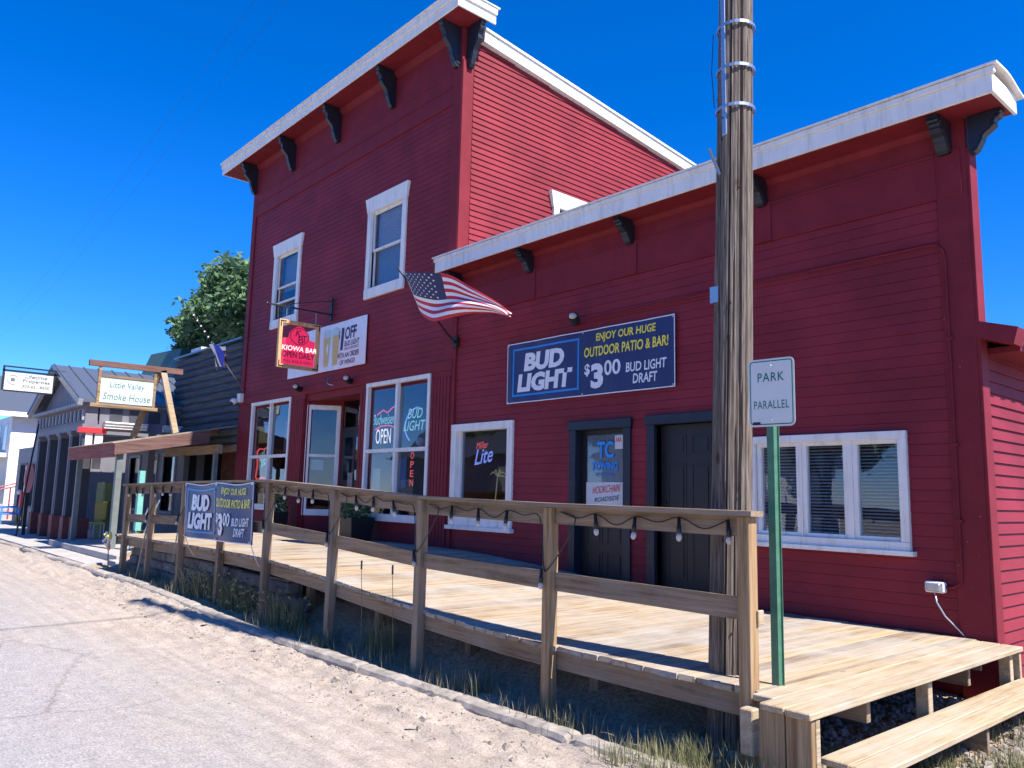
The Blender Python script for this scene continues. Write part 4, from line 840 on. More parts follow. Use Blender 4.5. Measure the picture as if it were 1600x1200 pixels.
for q, (x0, x1, y0) in enumerate(((-2.83, -2.69, 4.5), (-2.685, -2.53, 4.34), (-2.52, -2.36, 4.33))): bevbox('deck_board', 'decknew', dk, x0, x1, y0, 7.9, 0.447, 0.487, 0.006)
# rim beams between posts, sloping with the deck
PX = [-15.95, -14.55, -13.02, -11.45, -9.93, -8.22, -6.5, -4.7, -2.9]
def slopebar(name, mat, parent, x0, x1, y0, y1, zf, lo, hi, bv=0.004, n=3):
    b = MB()
    for i in range(n):
        a = x0 + (x1 - x0) * i / n; c = x0 + (x1 - x0) * (i + 1) / n; za, zc = zf(a), zf(c)
        b.hexa([(a, y0, za + lo), (c, y0, zc + lo), (c, y1, zc + lo), (a, y1, za + lo), (a, y0, za + hi), (c, y0, zc + hi), (c, y1, zc + hi), (a, y1, za + hi)])
    o = b.build(name, mat, parent)
    bm = bmesh.new(); bm.from_mesh(o.data); bmesh.ops.remove_doubles(bm, verts=bm.verts, dist=0.0005)
    dele = [f for f in bm.faces if abs(f.normal.x) > 0.9 and x0 + 0.01 < f.calc_center_median().x < x1 - 0.01]; bmesh.ops.delete(bm, geom=dele, context='FACES_ONLY')
    bm.to_mesh(o.data); bm.free(); return o
for a, c in ((-16.55, -13.05), (-13.04, -9.95), (-9.94, -6.52), (-6.51, -2.84)): slopebar('rim_beam', 'woodx', dk, a, c, 4.63, 4.67, deckz, -0.185, -0.04)
for k in range(9): xx = -16.2 + k * 1.65; bevbox('support_post', 'woodz', dk, xx, xx + 0.09, 5.0, 5.09, gz(xx) - 0.1, deckz(xx) - 0.2)
for yy in (5.3, 6.5, 7.6): slopebar('joist_beam', 'woodx', dk, -16.5, -2.6, yy, yy + 0.04, deckz, -0.2, -0.045, n=8)
# right-hand end of the deck: skirt boards, joists and step
for x0, x1 in ((-2.71, -2.545), (-2.535, -2.375)): bevbox('skirt_board', 'woodzs', dk, x0, x1, 4.37, 4.41, -0.06, 0.443, 0.005)
bevbox('skirt_return', 'decknew', dk, -2.41, -2.372, 4.415, 4.46, -0.02, 0.44)
bevbox('end_block', 'decknew', dk, -2.87, -2.78, 4.42, 4.54, 0.14, 0.41, 0.008)
for yy in (6.05, 7.72): bevbox('support_post', 'decknew', dk, -2.5, -2.41, yy, yy + 0.07, -0.05, 0.445)
bevbox('support_post', 'decknew', dk, -2.46, -2.38, 7.86, 7.9, 0.0, 0.445)
for yy in (5.2, 6.9): bevbox('joist_beam', 'woodx', dk, -3.3, -2.45, yy, yy + 0.05, 0.28, 0.443)
st = empty('deck_step', 'low two-plank pine step along the right end of the boardwalk', 'step')
for x0, x1 in ((-2.4, -2.235), (-2.225, -2.06)): bevbox('step_plank', 'decknew', st, x0, x1, 4.5 - (0.0 if x0 < -2.3 else 0.02), 7.95, 0.185, 0.225, 0.006)
for yy in (4.54, 6.2, 7.8): bevbox('step_support', 'woodx', st, -2.38, -2.1, yy, yy + 0.04, -0.05, 0.184)
# stone foundation wall under the left part
fw = empty('stone_foundation', 'rough grey stone foundation wall under the left end of the boardwalk', 'wall')
for r in range(3):
    x = -16.4 + r * 0.2
    while x < -9.8:
        L = random.uniform(0.35, 0.8); h = 0.155; z = gz(x) - 0.05 + r * 0.165
        if z + h < deckz(x) - 0.19: MB().box(x, x + L - 0.02, 4.78 + random.uniform(-0.02, 0.03), 5.0, z, z + h).build('stone', 'stone', fw, 0.02)
        x += L
box('core', 'soil', (-16.4, -9.8, 4.85, 5.05, 0, 0.5), fw)
# ------------------------------------------------------------------ railing
rl = empty('deck_railing', 'weathered timber railing of square posts along the boardwalk edge', 'railing')
for i, x in enumerate(PX):
    top = railz(x) - 0.035; mat = 'woodz' if i < 7 else 'woodzs'
    bevbox('post', mat, rl, x - 0.046, x + 0.046, 4.535, 4.627, gz(x) - 0.15, top, 0.005)
bevbox('post', 'woodz', rl, -16.6, -16.5, 4.7, 4.8, 0, 1.62, 0.005)
bevbox('brace', 'decknew', rl, -2.853, -2.835, 4.6, 4.66, 0.88, 0.97, 0.004)
for a, c in ((-16.1, -13.02), (-13.015, -9.93), (-9.925, -6.5), (-6.49, -2.82)): slopebar('top_rail', 'woodx', rl, a, c, 4.505, 4.65, railz, -0.034, 0.0, n=4)
for a, c in zip(PX, PX[1:]):
    slopebar('under_rail', 'woodx', rl, a + 0.05, c - 0.05, 4.585, 4.622, railz, -0.175 + random.uniform(-0.01, 0.01), -0.036, n=2)
    slopebar('mid_rail', 'woodx', rl, a + 0.05, c - 0.05, 4.585, 4.622, railz, -0.69, -0.55, n=2)
MB().bar((-14.55, 4.53, 1.05), (-14.75, 4.47, 0.1), 0.02).build('leaning_stick', 'decknew', rl); MB().bar((-13.02, 4.52, 1.1), (-13.1, 4.5, 0.5), 0.015).build('leaning_stick', 'decknew', rl)
# string lights
sl_ = empty('string_lights', 'black cord of clear round bulbs looped under the boardwalk railing', 'string lights')
cord = []; bulbs = []
for a, c in zip(PX, PX[1:]):
    n = 4 if c > -9 else 3
    for j in range(n + 1):
        if j == n and c < -3: continue
        x = a + 0.12 + (c - a - 0.24) * j / n; z = railz(x) - 0.06 - random.uniform(0, 0.025); cord.append((x, 4.56, z)); 
        if j < n: xm = x + (c - a - 0.24) / n * 0.5; cord.append((xm, 4.565, z - random.uniform(0.03, 0.08)))
        if 0 < j or n == 3: bulbs.append((x, 4.553, z))
    cord += [(c - 0.09, 4.54, railz(c) - 0.12), (c - 0.02, 4.525, railz(c) - 0.5), (c + 0.03, 4.525, railz(c) - 0.52), (c + 0.16, 4.545, railz(c) - 0.36), (c + 0.3, 4.555, railz(c) - 0.12)] if c < -3 else []
    if c < -3: bulbs.append((c - 0.03, 4.515, railz(c) - 0.52))
NC = (len(cord) - 1) * 5; MB().tube([cat(cord, q / NC) for q in range(NC + 1)], 0.005, 5).build('cord', 'black', sl_, smooth=True)
bs = bu = None
for (x, y, z) in bulbs:
    if bs is None:
        bs = MB().tube([(0, 0, 0), (0, 0, -0.06), (0, 0, -0.062), (0, 0, -0.11)], 0.011, 8, r2=0.019).build('socket', 'black', sl_, smooth=True); bu = MB().ball((0, 0, -0.135), 0.021, 10, 1.4).build('bulb', 'bulb', sl_, smooth=True); pair = (bs, bu)
    else: pair = (bs.copy(), bu.copy()); [C.objects.link(q) for q in pair]
    ra = random.uniform(-0.22, 0.22); rb = random.uniform(-0.15, 0.15)
    for q in pair: q.location = (x, y, z); q.rotation_euler = (rb, ra, 0)
# ------------------------------------------------------------------ utility pole, sign, wires
up = empty('utility_pole', 'thick weathered grey timber utility pole rising through the boardwalk', 'utility pole')
b = MB(); ZS = rng(-0.2, 13.0, 0.16); NA = 96; px0, py0 = -3.3, 4.96
for zi, z in enumerate(ZS):
    r = 0.147 - 0.0042 * z + 0.006 * math.exp(-max(0, z) * 1.5); lx = 0.027 * z - 0.002; ly = 0.0
    for j in range(NA):
        a = 2 * math.pi * j / NA; g = noise.fractal(Vector((math.cos(a) * 7, math.sin(a) * 7, z * 0.35)), 0.9, 2, 4) * 0.007
        crack = -0.012 * (1 if noise.noise(Vector((math.cos(a) * 14, math.sin(a) * 14, z * 0.3))) > 0.36 else 0)
        if j % 96 in (86, 87, 77) : crack -= 0.022
        b.v.append((px0 + lx + (r + g + crack) * math.cos(a), py0 + ly + (r + g + crack) * math.sin(a), z))
for i in range(len(ZS) - 1):
    for j in range(NA): a = i * NA + j; c = i * NA + (j + 1) % NA; b.f.append((a, c, c + NA, a + NA)); b.mi.append(0)
b.f.append(tuple((len(ZS) - 1) * NA + j for j in range(NA))); b.mi.append(0)
b.build('shaft', 'pole', up)
def pc(z): return (px0 + 0.027 * z, py0, 0.150 - 0.0042 * z)
for z in (4.62, 5.0, 5.42)[::1]:
    pass
zt = [4.55, 4.86, 5.2]
for z in zt:
    cx_, cy_, r = pc(z); bb = MB(); k0 = 0
    for a in range(25):
        for (dr_, dz_) in ((0.002, -0.012), (0.008, -0.012), (0.008, 0.012), (0.002, 0.012)): bb.v.append((cx_ + (r + 0.006 + dr_) * math.cos(a * math.pi / 12), cy_ + (r + 0.006 + dr_) * math.sin(a * math.pi / 12), z + dz_))
    for a in range(24):
        for q in range(4): bb.f.append((a * 4 + q, a * 4 + (q + 1) % 4, (a + 1) * 4 + (q + 1) % 4, (a + 1) * 4 + q)); bb.mi.append(0)
    bb.build('strap', 'galv', up)
cx_, cy_, r = pc(4.9); MB().box(cx_ - 0.04, cx_ - 0.0, cy_ - r - 0.005, cy_ - r + 0.04, 4.33, 5.42).build('mounting_channel', 'galv', up, 0.004)
MB().tube([(cx_ - 0.06, cy_ - r, 4.03), (cx_ - 0.14, cy_ - r - 0.02, 4.25)], 0.013, 6).build('step_peg', 'metalroof', up); MB().box(cx_ - 0.17, cx_ - 0.1, cy_ - r + 0.01, cy_ - r + 0.02, 3.08, 3.2).build('tag_plate', 'galv', up)
MB().tube([(cx_ - r - 0.01, cy_ - 0.08, 5.2), (cx_ - r - 0.03, cy_ - 0.08, 4.9), (cx_ - r - 0.01, cy_ - 0.08, 4.6)], 0.004, 4).build('loose_wire', 'black', up)
b = MB(); random.seed(3)
for k in range(14):
    z = random.uniform(0.7, 5.2); a = random.uniform(-2.7, -0.6); c0, c1, r = pc(z); b.ball((c0 + r * math.cos(a), c1 + r * math.sin(a), z), random.uniform(0.006, 0.012), 6)
b.build('nail_heads', 'black', up)
b = MB()
for k, (dy, z) in enumerate(((-0.3, 11.0), (0.3, 11.4))):
    P = [Vector((-3.1, 5.0 + dy, z)).lerp(Vector((-75, 7 + dy, 10.5)), s / 20) - Vector((0, 0, 2.2 * math.sin(math.pi * s / 20))) for s in range(21)]
    tag(MB().tube(P, 0.0022, 5).build('overhead_wire', 'black'), ['lower of two thin overhead wires crossing the sky down the street', 'upper of two thin overhead wires crossing the sky down the street'][k], 'wire', 'overhead wires')
P = [Vector((-3.05, 4.95, 11.2)).lerp(Vector((-4.5, -14, 10.0)), s / 20) - Vector((0, 0, 0.8 * math.sin(math.pi * s / 20))) for s in range(21)]
tag(MB().tube(P, 0.018, 5).build('service_cable', 'black'), 'service cable crossing over the street, casting a thin shadow line on the road', 'wire')
ps = empty('parking_sign', 'white and green PARK PARALLEL sign on a green steel post', 'sign')
SX, SY = -2.862, 4.86
b = MB(); b.box(SX - 0.04, SX + 0.0, SY - 0.002, SY + 0.002, 0.2, 2.2); 
b = MB(); b.prism([(SX - 0.045, SY), (SX - 0.028, SY), (SX - 0.02, SY - 0.03), (SX + 0.02, SY - 0.03), (SX + 0.028, SY), (SX + 0.045, SY), (SX + 0.045, SY - 0.005), (SX + 0.032, SY - 0.005), (SX + 0.024, SY - 0.035), (SX - 0.024, SY - 0.035), (SX - 0.032, SY - 0.005), (SX - 0.045, SY - 0.005)], 2, 0.1, 2.2)
b.build('post', 'greenpost', ps)
th = math.radians(8); 
def sg(u, v, d): x = u - 0.167; return (SX + 0.022 + x * math.cos(th) + d * math.sin(th) * 0, SY - 0.045 - d + x * math.sin(th) * 0.6, 2.15 + v + x * 0.0)
def rrect(w, h, r, m): 
    P = []
    for cx, cy, a0 in ((w - r, r, -90), (w - r, h - r, 0), (r, h - r, 90), (r, r, 180)):
        for k in range(6): a = math.radians(a0 + k * 18); P.append((cx + (r - m) * math.cos(a), cy + (r - m) * math.sin(a)))
    return P
def rplate(name, mat, m, d0, d1, parent, f):
    P = rrect(0.33, 0.46, 0.035, m); n_ = len(P); b = MB(); b.v = [f(u, v, d1) for u, v in P] + [f(u, v, d0) for u, v in P]
    b.f = [tuple(range(n_)), tuple(reversed(range(n_, 2 * n_)))] + [(i, n_ + i, n_ + (i + 1) % n_, (i + 1) % n_) for i in range(n_)]; b.mi = [0] * len(b.f); return b.build(name, mat, parent)
rplate('sign_plate', 'signwhite', 0.0, 0, 0.002, ps, sg); rplate('border', 'signgreen', 0.012, 0.002, 0.003, ps, sg); rplate('sign_face', 'signwhite', 0.02, 0.003, 0.0038, ps, sg)
letter('lettering', 'PARK', 'signgreen', (0.07, 0.305, 0.26, 0.365), sg, ps, 0.012, space=1.15, off=0.0045); letter('lettering', 'PARALLEL', 'signgreen', (0.04, 0.12, 0.29, 0.175), sg, ps, 0.008, off=0.0045, space=1.1)
plate('sticker', 'black', (0.03, 0.012, 0.085, 0.032), sg, ps, 0.001, 0.0055)
for v in (0.41, 0.04): MB().ball(sg(0.165, v, 0.006), 0.008, 8).build('bolt', 'galv', ps)

# ------------------------------------------------------------------ planters on the deck
def planter(x, y, w, h, label, seed, fl=60):
    random.seed(seed); t = empty('flower_planter', label, 'planter'); z = deckz(x) + 0.002
    MB().hexa([(x - w * .4, y - w * .4, z), (x + w * .4, y - w * .4, z), (x + w * .4, y + w * .4, z), (x - w * .4, y + w * .4, z), (x - w / 2, y - w / 2, z + h), (x + w / 2, y - w / 2, z + h), (x + w / 2, y + w / 2, z + h), (x - w / 2, y + w / 2, z + h)]).build('pot', 'black', t, 0.01)
    for nm, mat, n, s in (('foliage', 'leaf', 420, 0.05), ('flowers', 'flower', fl, 0.035)):
        b = MB()
        for _ in range(n):
            v = Vector((random.gauss(0, 1), random.gauss(0, 1), random.gauss(0, 1))).normalized() * random.uniform(0.5, 1.05); p = Vector((x, y, z + h + 0.16)) + Vector((v.x * w * 0.62, v.y * w * 0.6, v.z * 0.27))
            a = Vector((random.gauss(0, 1), random.gauss(0, 1), random.gauss(0, 1))).normalized() * s; c = a.cross(Vector((random.random(), random.random(), random.random()))).normalized() * s * 0.5
            b.quad([p - a, p + c, p + a, p - c])
        b.build(nm, mat, t)
planter(-12.85, 7.6, 0.5, 0.42, 'dark pot with flowers beside the big shop window', 5, 70); planter(-16.05, 7.55, 0.4, 0.45, 'dark pot of leafy plants below the left shop window', 6, 25)
MB_ = None
# ------------------------------------------------------------------ log building
random.seed(11)
lb = empty('log_storefront', 'blue-grey log-sided building set between the red bar and the portico', 'building')
lm = MB().tube([(0, 0, 0), (0.25, 0, 0), (0.5, 0, 0), (0.75, 0, 0), (1, 0, 0)], 0.112, 12).build('log', 'log', lb, smooth=True)
first = True
for k in range(13):
    o = lm if first else lm.copy()
    if not first: C.objects.link(o)
    first = False; o.location = (-24.2 + random.uniform(-0.03, 0.03), 8.05, 2.88 + k * 0.2); o.scale = (4.83, 1, 1)
box('wall_backing', 'porticodark', (-24.15, -19.36, 8.05, 8.3, 2.75, 5.35), lb); box('parapet_cap', 'metalroof', (-24.3, -19.36, 7.9, 8.4, 5.42, 5.47), lb)
b = MB(); b.box(-24.15, -24.0, 8.3, 14, 0.27, 5.1); b.box(-24.0, -19.36, 13.9, 14, 0.27, 5.1); b.box(-24.0, -19.36, 8.3, 13.9, 4.9, 5.0); b.build('outer_wall', 'porticodark', lb)
box('header_beam', 'woodx', (-24.15, -19.36, 7.95, 8.15, 2.58, 2.76), lb, 0.01)
HB = [(-20.75, -20.15, 0.27, 2.35), (-22.1, -21.2, 1.2, 2.35)]
b = MB(); wall_holes(b, -24.0, -19.36, 9.3, 9.4, 0.2, 2.75, HB); b.build('shop_wall', 'brickred', lb)
bm_ = MB().box(0, 0.2, -0.015, 0, 0, 0.065).build('brick', 'brick', lb); first = True
for r in range(14):
    for c_ in range(20):
        x = -23.9 + c_ * 0.215 + (0.1 if r % 2 else 0); z = 1.35 + r * 0.08
        if any(h[0] - 0.2 < x < h[1] and h[2] - 0.07 < z < h[3] for h in HB) or x > -19.6 or r * 20 + c_ > 290: continue
        o = bm_ if first else bm_.copy()
        if not first: C.objects.link(o)
        first = False; o.location = (x, 9.3, z)
f = MB(); f.box(-22.14, -21.16, 9.24, 9.32, 2.35, 2.43); f.box(-22.14, -21.16, 9.22, 9.32, 1.12, 1.2); f.box(-22.14, -22.06, 9.24, 9.32, 1.2, 2.35); f.box(-21.24, -21.16, 9.24, 9.32, 1.2, 2.35); f.box(-21.67, -21.63, 9.25, 9.31, 1.2, 2.35); f.box(-22.06, -21.24, 9.25, 9.31, 1.75, 1.79)
fr = f.build('window', 'greygreen', lb); box('pane', 'glassdark', (-22.06, -21.24, 9.33, 9.335, 1.2, 2.35), fr)
f = MB(); f.box(-20.83, -20.75, 9.22, 9.32, 0.27, 2.43); f.box(-20.15, -20.07, 9.22, 9.32, 0.27, 2.43); f.box(-20.75, -20.15, 9.22, 9.32, 2.35, 2.43); f.build('door_frame', 'greygreen', lb)
dr = box('door', 'greygreen', (-20.75, -20.15, 9.32, 9.36, 0.27, 2.35), lb); box('pane', 'glassdark', (-20.65, -20.25, 9.31, 9.318, 1.2, 2.2), dr); box('handle', 'galv', (-20.7, -20.66, 9.28, 9.31, 1.2, 1.32), dr)
for x in (-19.95, -19.6): box('trim_post', 'greygreen', (x, x + 0.09, 8.9, 9.0, 0.27, 2.6), lb)
box('interior', 'dark', (-24, -19.4, 10.4, 10.5, 0.2, 2.75), lb)
tag(box('door_plaque', 'greygreen', (-21.3, -20.75, 8.75, 8.78, 1.62, 1.88)), 'small grey plaque hanging in the log building porch', 'sign')
MB().box(-21.32, -20.73, 8.765, 8.785, 1.6, 1.9)
# porch awning with the smoke house sign
aw = empty('porch_awning', 'sloping red-brown plank awning on a grey post in front of the log building', 'awning')
AX0, AX1 = -23.4, -19.3; AY0, AY1 = 5.2, 7.4
def az(y): return 2.62 + (y - AY0) * 0.21
n = 22
for k in range(n):
    x0 = AX0 + (AX1 - AX0) * k / n; x1 = AX0 + (AX1 - AX0) * (k + 1) / n - 0.012
    MB().hexa([(x0, AY0 - 0.08, az(AY0 - 0.08)), (x1, AY0 - 0.08, az(AY0 - 0.08)), (x1, AY1 + 0.5, az(AY1 + 0.5)), (x0, AY1 + 0.5, az(AY1 + 0.5)), (x0, AY0 - 0.08, az(AY0 - 0.08) + 0.025), (x1, AY0 - 0.08, az(AY0 - 0.08) + 0.025), (x1, AY1 + 0.5, az(AY1 + 0.5) + 0.025), (x0, AY1 + 0.5, az(AY1 + 0.5) + 0.025)]).build('roof_plank', 'deck', aw)
MB().box(AX0, AX1, 5.15, 5.19, 2.3, 2.61).build('front_fascia', 'awnred', aw, 0.005)
MB().hexa([(AX1, 5.15, 2.34), (AX1 + 0.04, 5.15, 2.34), (AX1 + 0.04, 7.25, 2.75), (AX1, 7.25, 2.75), (AX1, 5.15, 2.61), (AX1 + 0.04, 5.15, 2.61), (AX1 + 0.04, 7.25, 3.05), (AX1, 7.25, 3.05)]).build('rake_board', 'awny', aw, 0.005)
for x in (-22.9, -21.7, -20.5): MB().hexa([(x, 5.2, 2.48), (x + 0.05, 5.2, 2.48), (x + 0.05, 7.9, 3.04), (x, 7.9, 3.04), (x, 5.2, 2.6), (x + 0.05, 5.2, 2.6), (x + 0.05, 7.9, 3.17), (x, 7.9, 3.17)]).build('rafter', 'woody', aw)
MB().box(AX0 + 0.2, AX1 + 0.0, 7.5, 7.6, 2.5, 2.72).build('rear_beam', 'woodx', aw)
MB().box(-19.5, -19.36, 5.25, 5.38, 0.27, 2.5).build('post', 'greygreen', aw, 0.006); MB().box(-22.9, -22.78, 5.25, 5.37, 0.27, 2.5).build('post', 'greygreen', aw, 0.006); MB().box(-19.5, -19.39, 7.45, 7.55, 0.27, 2.5).build('post', 'greygreen', aw, 0.006)
tag(box('mint_post', 'teal', (-18.62, -18.48, 5.5, 5.62, 0.6, 2.0), None, 0.006), 'short mint green post standing behind the left end of the railing', 'post')
sm_ = empty('smokehouse_sign', 'pale mint Little Valley Smoke House sign hanging from a timber A-frame on the awning', 'sign')
X = -19.6
MB().bar((X, 4.55, 4.4), (X, 6.6, 4.42), 0.1, 0.13).build('arm', 'awny', sm_)
MB().bar((X, 6.15, 4.4), (X, 6.55, 2.95), 0.1, 0.13).build('leg', 'decknew', sm_); MB().bar((X - 0.05, 6.1, 4.4), (X - 0.5, 5.75, 2.8), 0.09, 0.12).build('leg', 'woody', sm_)
F = side(X, 4.79, 3.5)
plate('sign_board', 'signmint', (0.03, 0.03, 1.17, 0.6), F, sm_, 0.03, 0.015)
letter('lettering', 'Little Valley', 'signtext', (0.22, 0.34, 0.98, 0.52), F, sm_, 0.0, 0.12, off=0.02); letter('lettering', 'Smoke House', 'signtext', (0.1, 0.1, 1.12, 0.26), F, sm_, 0.0, 0.12, off=0.02)
for (u0, v0, u1, v1) in ((-0.03, 0.0, 0.03, 0.85), (1.17, 0.0, 1.23, 0.8), (0.03, 0.6, 1.17, 0.66), (-0.15, -0.08, 1.3, 0.0)): plate('frame_board', 'woody', (u0, v0, u1, v1), F, sm_, 0.06, 0.03)
# ------------------------------------------------------------------ portico building
pb = empty('portico_building', 'grey pedimented building with a row of dark columns on red-brown plinths', 'building')
for i, x in enumerate((-28.9, -27.5, -26.15, -24.85, -23.75)):
    b = MB(); b.box(x - 0.19, x + 0.19, 5.45, 5.83, 0.13, 0.8); pl_ = b.build('plinth', 'brickred', pb, 0.01)
    b = MB(); b.box(x - 0.13, x + 0.13, 5.5, 5.76, 0.8, 3.0); b.build('column', 'porticodark', pb)
    b = MB(); b.box(x - 0.14, x - 0.02, 5.485, 5.5, 0.8, 3.0); b.build('pale_strip', 'portico', pb)
    b = MB(); b.box(x - 0.16, x + 0.16, 5.47, 5.8, 3.0, 3.06); b.box(x - 0.2, x + 0.2, 5.43, 5.84, 3.06, 3.14); b.build('capital', 'portico', pb)
# corner pier with pale panels and red capital, facing along the street
b = MB(); b.box(-23.62, -23.56, 5.55, 5.72, 2.1, 3.05); b.box(-23.62, -23.56, 5.78, 5.98, 2.1, 3.05); b.build('pale_panel', 'whitedirty', pb); box('red_capital', 'decalred', (-23.66, -23.5, 5.35, 6.05, 3.05, 3.2), pb, 0.01)
b = MB(); b.box(-29.2, -23.56, 5.45, 5.85, 3.14, 3.3); b.box(-29.2, -23.56, 5.5, 5.8, 3.3, 3.75); b.box(-29.3, -23.46, 5.35, 5.9, 3.75, 3.85); b.build('entablature', 'portico', pb)
for k in range(26): MB().box(-29.1 + k * 0.215, -29.0 + k * 0.215, 5.44, 5.5, 3.4, 3.68).build('frieze_block', 'porticolight' if k % 2 else 'porticodark', pb)
for k in range(30): MB().box(-29.2 + k * 0.19, -29.1 + k * 0.19, 5.28, 5.36, 3.76, 3.84).build('dentil', 'porticolight', pb)
b = MB(); b.box(-23.7, -23.56, 5.85, 10.5, 3.14, 3.85); b.build('side_entablature', 'portico', pb)
for k in range(9): MB().box(-23.56, -23.545, 6.1 + k * 0.5, 6.42 + k * 0.5, 3.42, 3.75).build('recess_panel', 'porticodark', pb)
for y0 in (5.95, 7.5): b = MB(); b.box(-23.54, -23.4, y0, y0 + 1.1, 3.2, 3.26); b.box(-23.54, -23.36, y0, y0 + 1.1, 3.27, 3.33); b.box(-23.54, -23.32, y0, y0 + 1.1, 3.34, 3.38); b.build('white_shelf_trim', 'white', pb)
b = MB(); b.prism([(-29.4, 3.86), (-24.9 + 1.4, 3.86), (-26.9 + 0.25, 5.02)], 1, 5.6, 5.8); b.build('pediment', 'portico', pb)
AP = (-26.75, 5.12)
for (xa, za) in ((-29.65, 3.86), (-23.35, 3.86)):
    MB().hexa([(xa, 5.2, za), (xa, 10.5, za), (AP[0], 10.5, AP[1]), (AP[0], 5.2, AP[1]), (xa, 5.2, za + 0.09), (xa, 10.5, za + 0.09), (AP[0], 10.5, AP[1] + 0.09), (AP[0], 5.2, AP[1] + 0.09)]).build('roof', 'metalroof', pb)
    for k in range(14):
        y = 5.25 + k * 0.4; MB().hexa([(xa, y, za + 0.09), (xa, y + 0.03, za + 0.09), (AP[0], y + 0.03, AP[1] + 0.09), (AP[0], y, AP[1] + 0.09), (xa, y, za + 0.125), (xa, y + 0.03, za + 0.125), (AP[0], y + 0.03, AP[1] + 0.125), (AP[0], y, AP[1] + 0.125)]).build('roof_seam', 'metalroof', pb)
    MB().bar((xa, 5.3, za - 0.02), (AP[0], 5.3, AP[1] - 0.02), 0.16, 0.12, up=(0, 1, 0)).build('raking_cornice', 'porticolight', pb)
b = MB(); wall_holes(b, -29.2, -23.6, 8.2, 8.35, 0.13, 3.2, [(-28.6, -27.6, 0.9, 2.6), (-26.8, -25.9, 0.13, 2.5), (-25.3, -24.3, 0.9, 2.6)]); b.build('back_wall', 'portico', pb)
for x0, x1, z0 in ((-28.6, -27.6, 0.9), (-25.3, -24.3, 0.9), (-26.8, -25.9, 0.13)):
    w_ = casing(pb, x0 - 0.08, x1 + 0.08, z0 - 0.02, 2.68, 8.2, 0.08, 'porticolight', 0.04, name='window'); box('pane', 'glassdark', (x0, x1, 8.3, 8.305, z0 + 0.06, 2.6), w_)
box('interior', 'dark', (-29.2, -23.6, 9.2, 9.3, 0.13, 3.2), pb); box('porch_ceiling', 'portico', (-29.2, -23.7, 5.85, 9.2, 3.0, 3.05), pb)
for k, y in enumerate((7.2, 8.6)): box('side_column', 'portico', (-23.75, -23.58, y, y + 0.18, 0.13, 3.14), pb)
lp = empty('realtor_sign', 'white Lifetime Properties sign with a dark frame hanging over the pavement', 'sign')
F = side(-26.0, 3.93, 4.26); plate('sign_board', 'signwhite', (0, 0, 1.2, 0.5), F, lp, 0.06, 0.02)
letter('lettering', 'Lifetime', 'signtext', (0.5, 0.37, 1.05, 0.47), F, lp, 0.01, off=0.026); letter('lettering', 'Properties', 'signtext', (0.45, 0.22, 1.12, 0.34), F, lp, 0.01, off=0.026); letter('lettering', '303-621-8500', 'signtext', (0.44, 0.1, 1.12, 0.18), F, lp, 0.01, off=0.026)
MB().tube([F(0.2 + 0.13 * math.cos(a * math.pi / 8), 0.3 + 0.13 * math.sin(a * math.pi / 8), 0.024) for a in range(17)], 0.012, 4, cap=False).build('lens_emblem', 'blind', lp); plate('lens_handle', 'blind', (0.3, 0.1, 0.42, 0.15), F, lp, 0.002, 0.024); plate('house_emblem', 'signtext', (0.15, 0.25, 0.25, 0.34), F, lp, 0.002, 0.025)
for (u0, v0, u1, v1) in ((-0.06, 0.52, 1.35, 0.57), (-0.06, 0.64, 1.5, 0.68), (-0.06, -0.02, -0.01, 0.64), (1.21, 0.0, 1.26, 0.64), (0, -0.04, 1.2, 0.0)): plate('frame_bar', 'navy' if v0 > 0.4 else 'black', (u0, v0, u1, v1), F, lp, 0.06, 0.03)
# things on the porch
t = empty('yellow_chair', 'yellow and orange plastic chair seen between the porch posts', 'chair')
b = MB(); b.box(-24.12, -23.78, 6.27, 6.33, 0.8, 1.25); b.build('backrest', 'yellow', t, 0.028); MB().box(-23.8, -23.76, 6.0, 6.3, 0.75, 1.2).build('side_panel', 'beer', t, 0.018)
MB().box(-24.12, -23.78, 5.98, 6.3, 0.62, 0.67).build('seat', 'yellow', t, 0.01)
for a in (-24.1, -23.82):
    for c_ in (6.0, 6.26): MB().box(a, a + 0.03, c_, c_ + 0.03, 0.13, 0.62).build('leg', 'white', t)
t = empty('olive_cabinet', 'olive green cabinet with drawers standing on the portico porch', 'cabinet'); MB().box(-24.95, -24.15, 6.3, 6.75, 0.13, 1.75).build('body', 'green', t, 0.01)
for k in range(3): MB().box(-24.9, -24.2, 6.285, 6.3, 0.3 + k * 0.45, 0.65 + k * 0.45).build('drawer', 'green', t, 0.004); MB().box(-24.149, -24.135, 6.33, 6.7, 0.3 + k * 0.45, 0.65 + k * 0.45).build('side_panel', 'green', t)
t = empty('folding_chair', 'grey folding chair standing below the awning post', 'chair')
MB().box(-18.9, -18.45, 5.9, 5.93, 0.9, 1.35).build('backrest', 'black', t); MB().box(-18.9, -18.45, 5.5, 5.92, 0.68, 0.71).build('seat', 'black', t)
for x in (-18.92, -18.45): MB().bar((x, 5.95, 1.38), (x, 5.5, 0.2), 0.025).build('leg', 'galv', t); MB().bar((x, 5.5, 0.7), (x, 5.95, 0.2), 0.025).build('leg', 'galv', t)
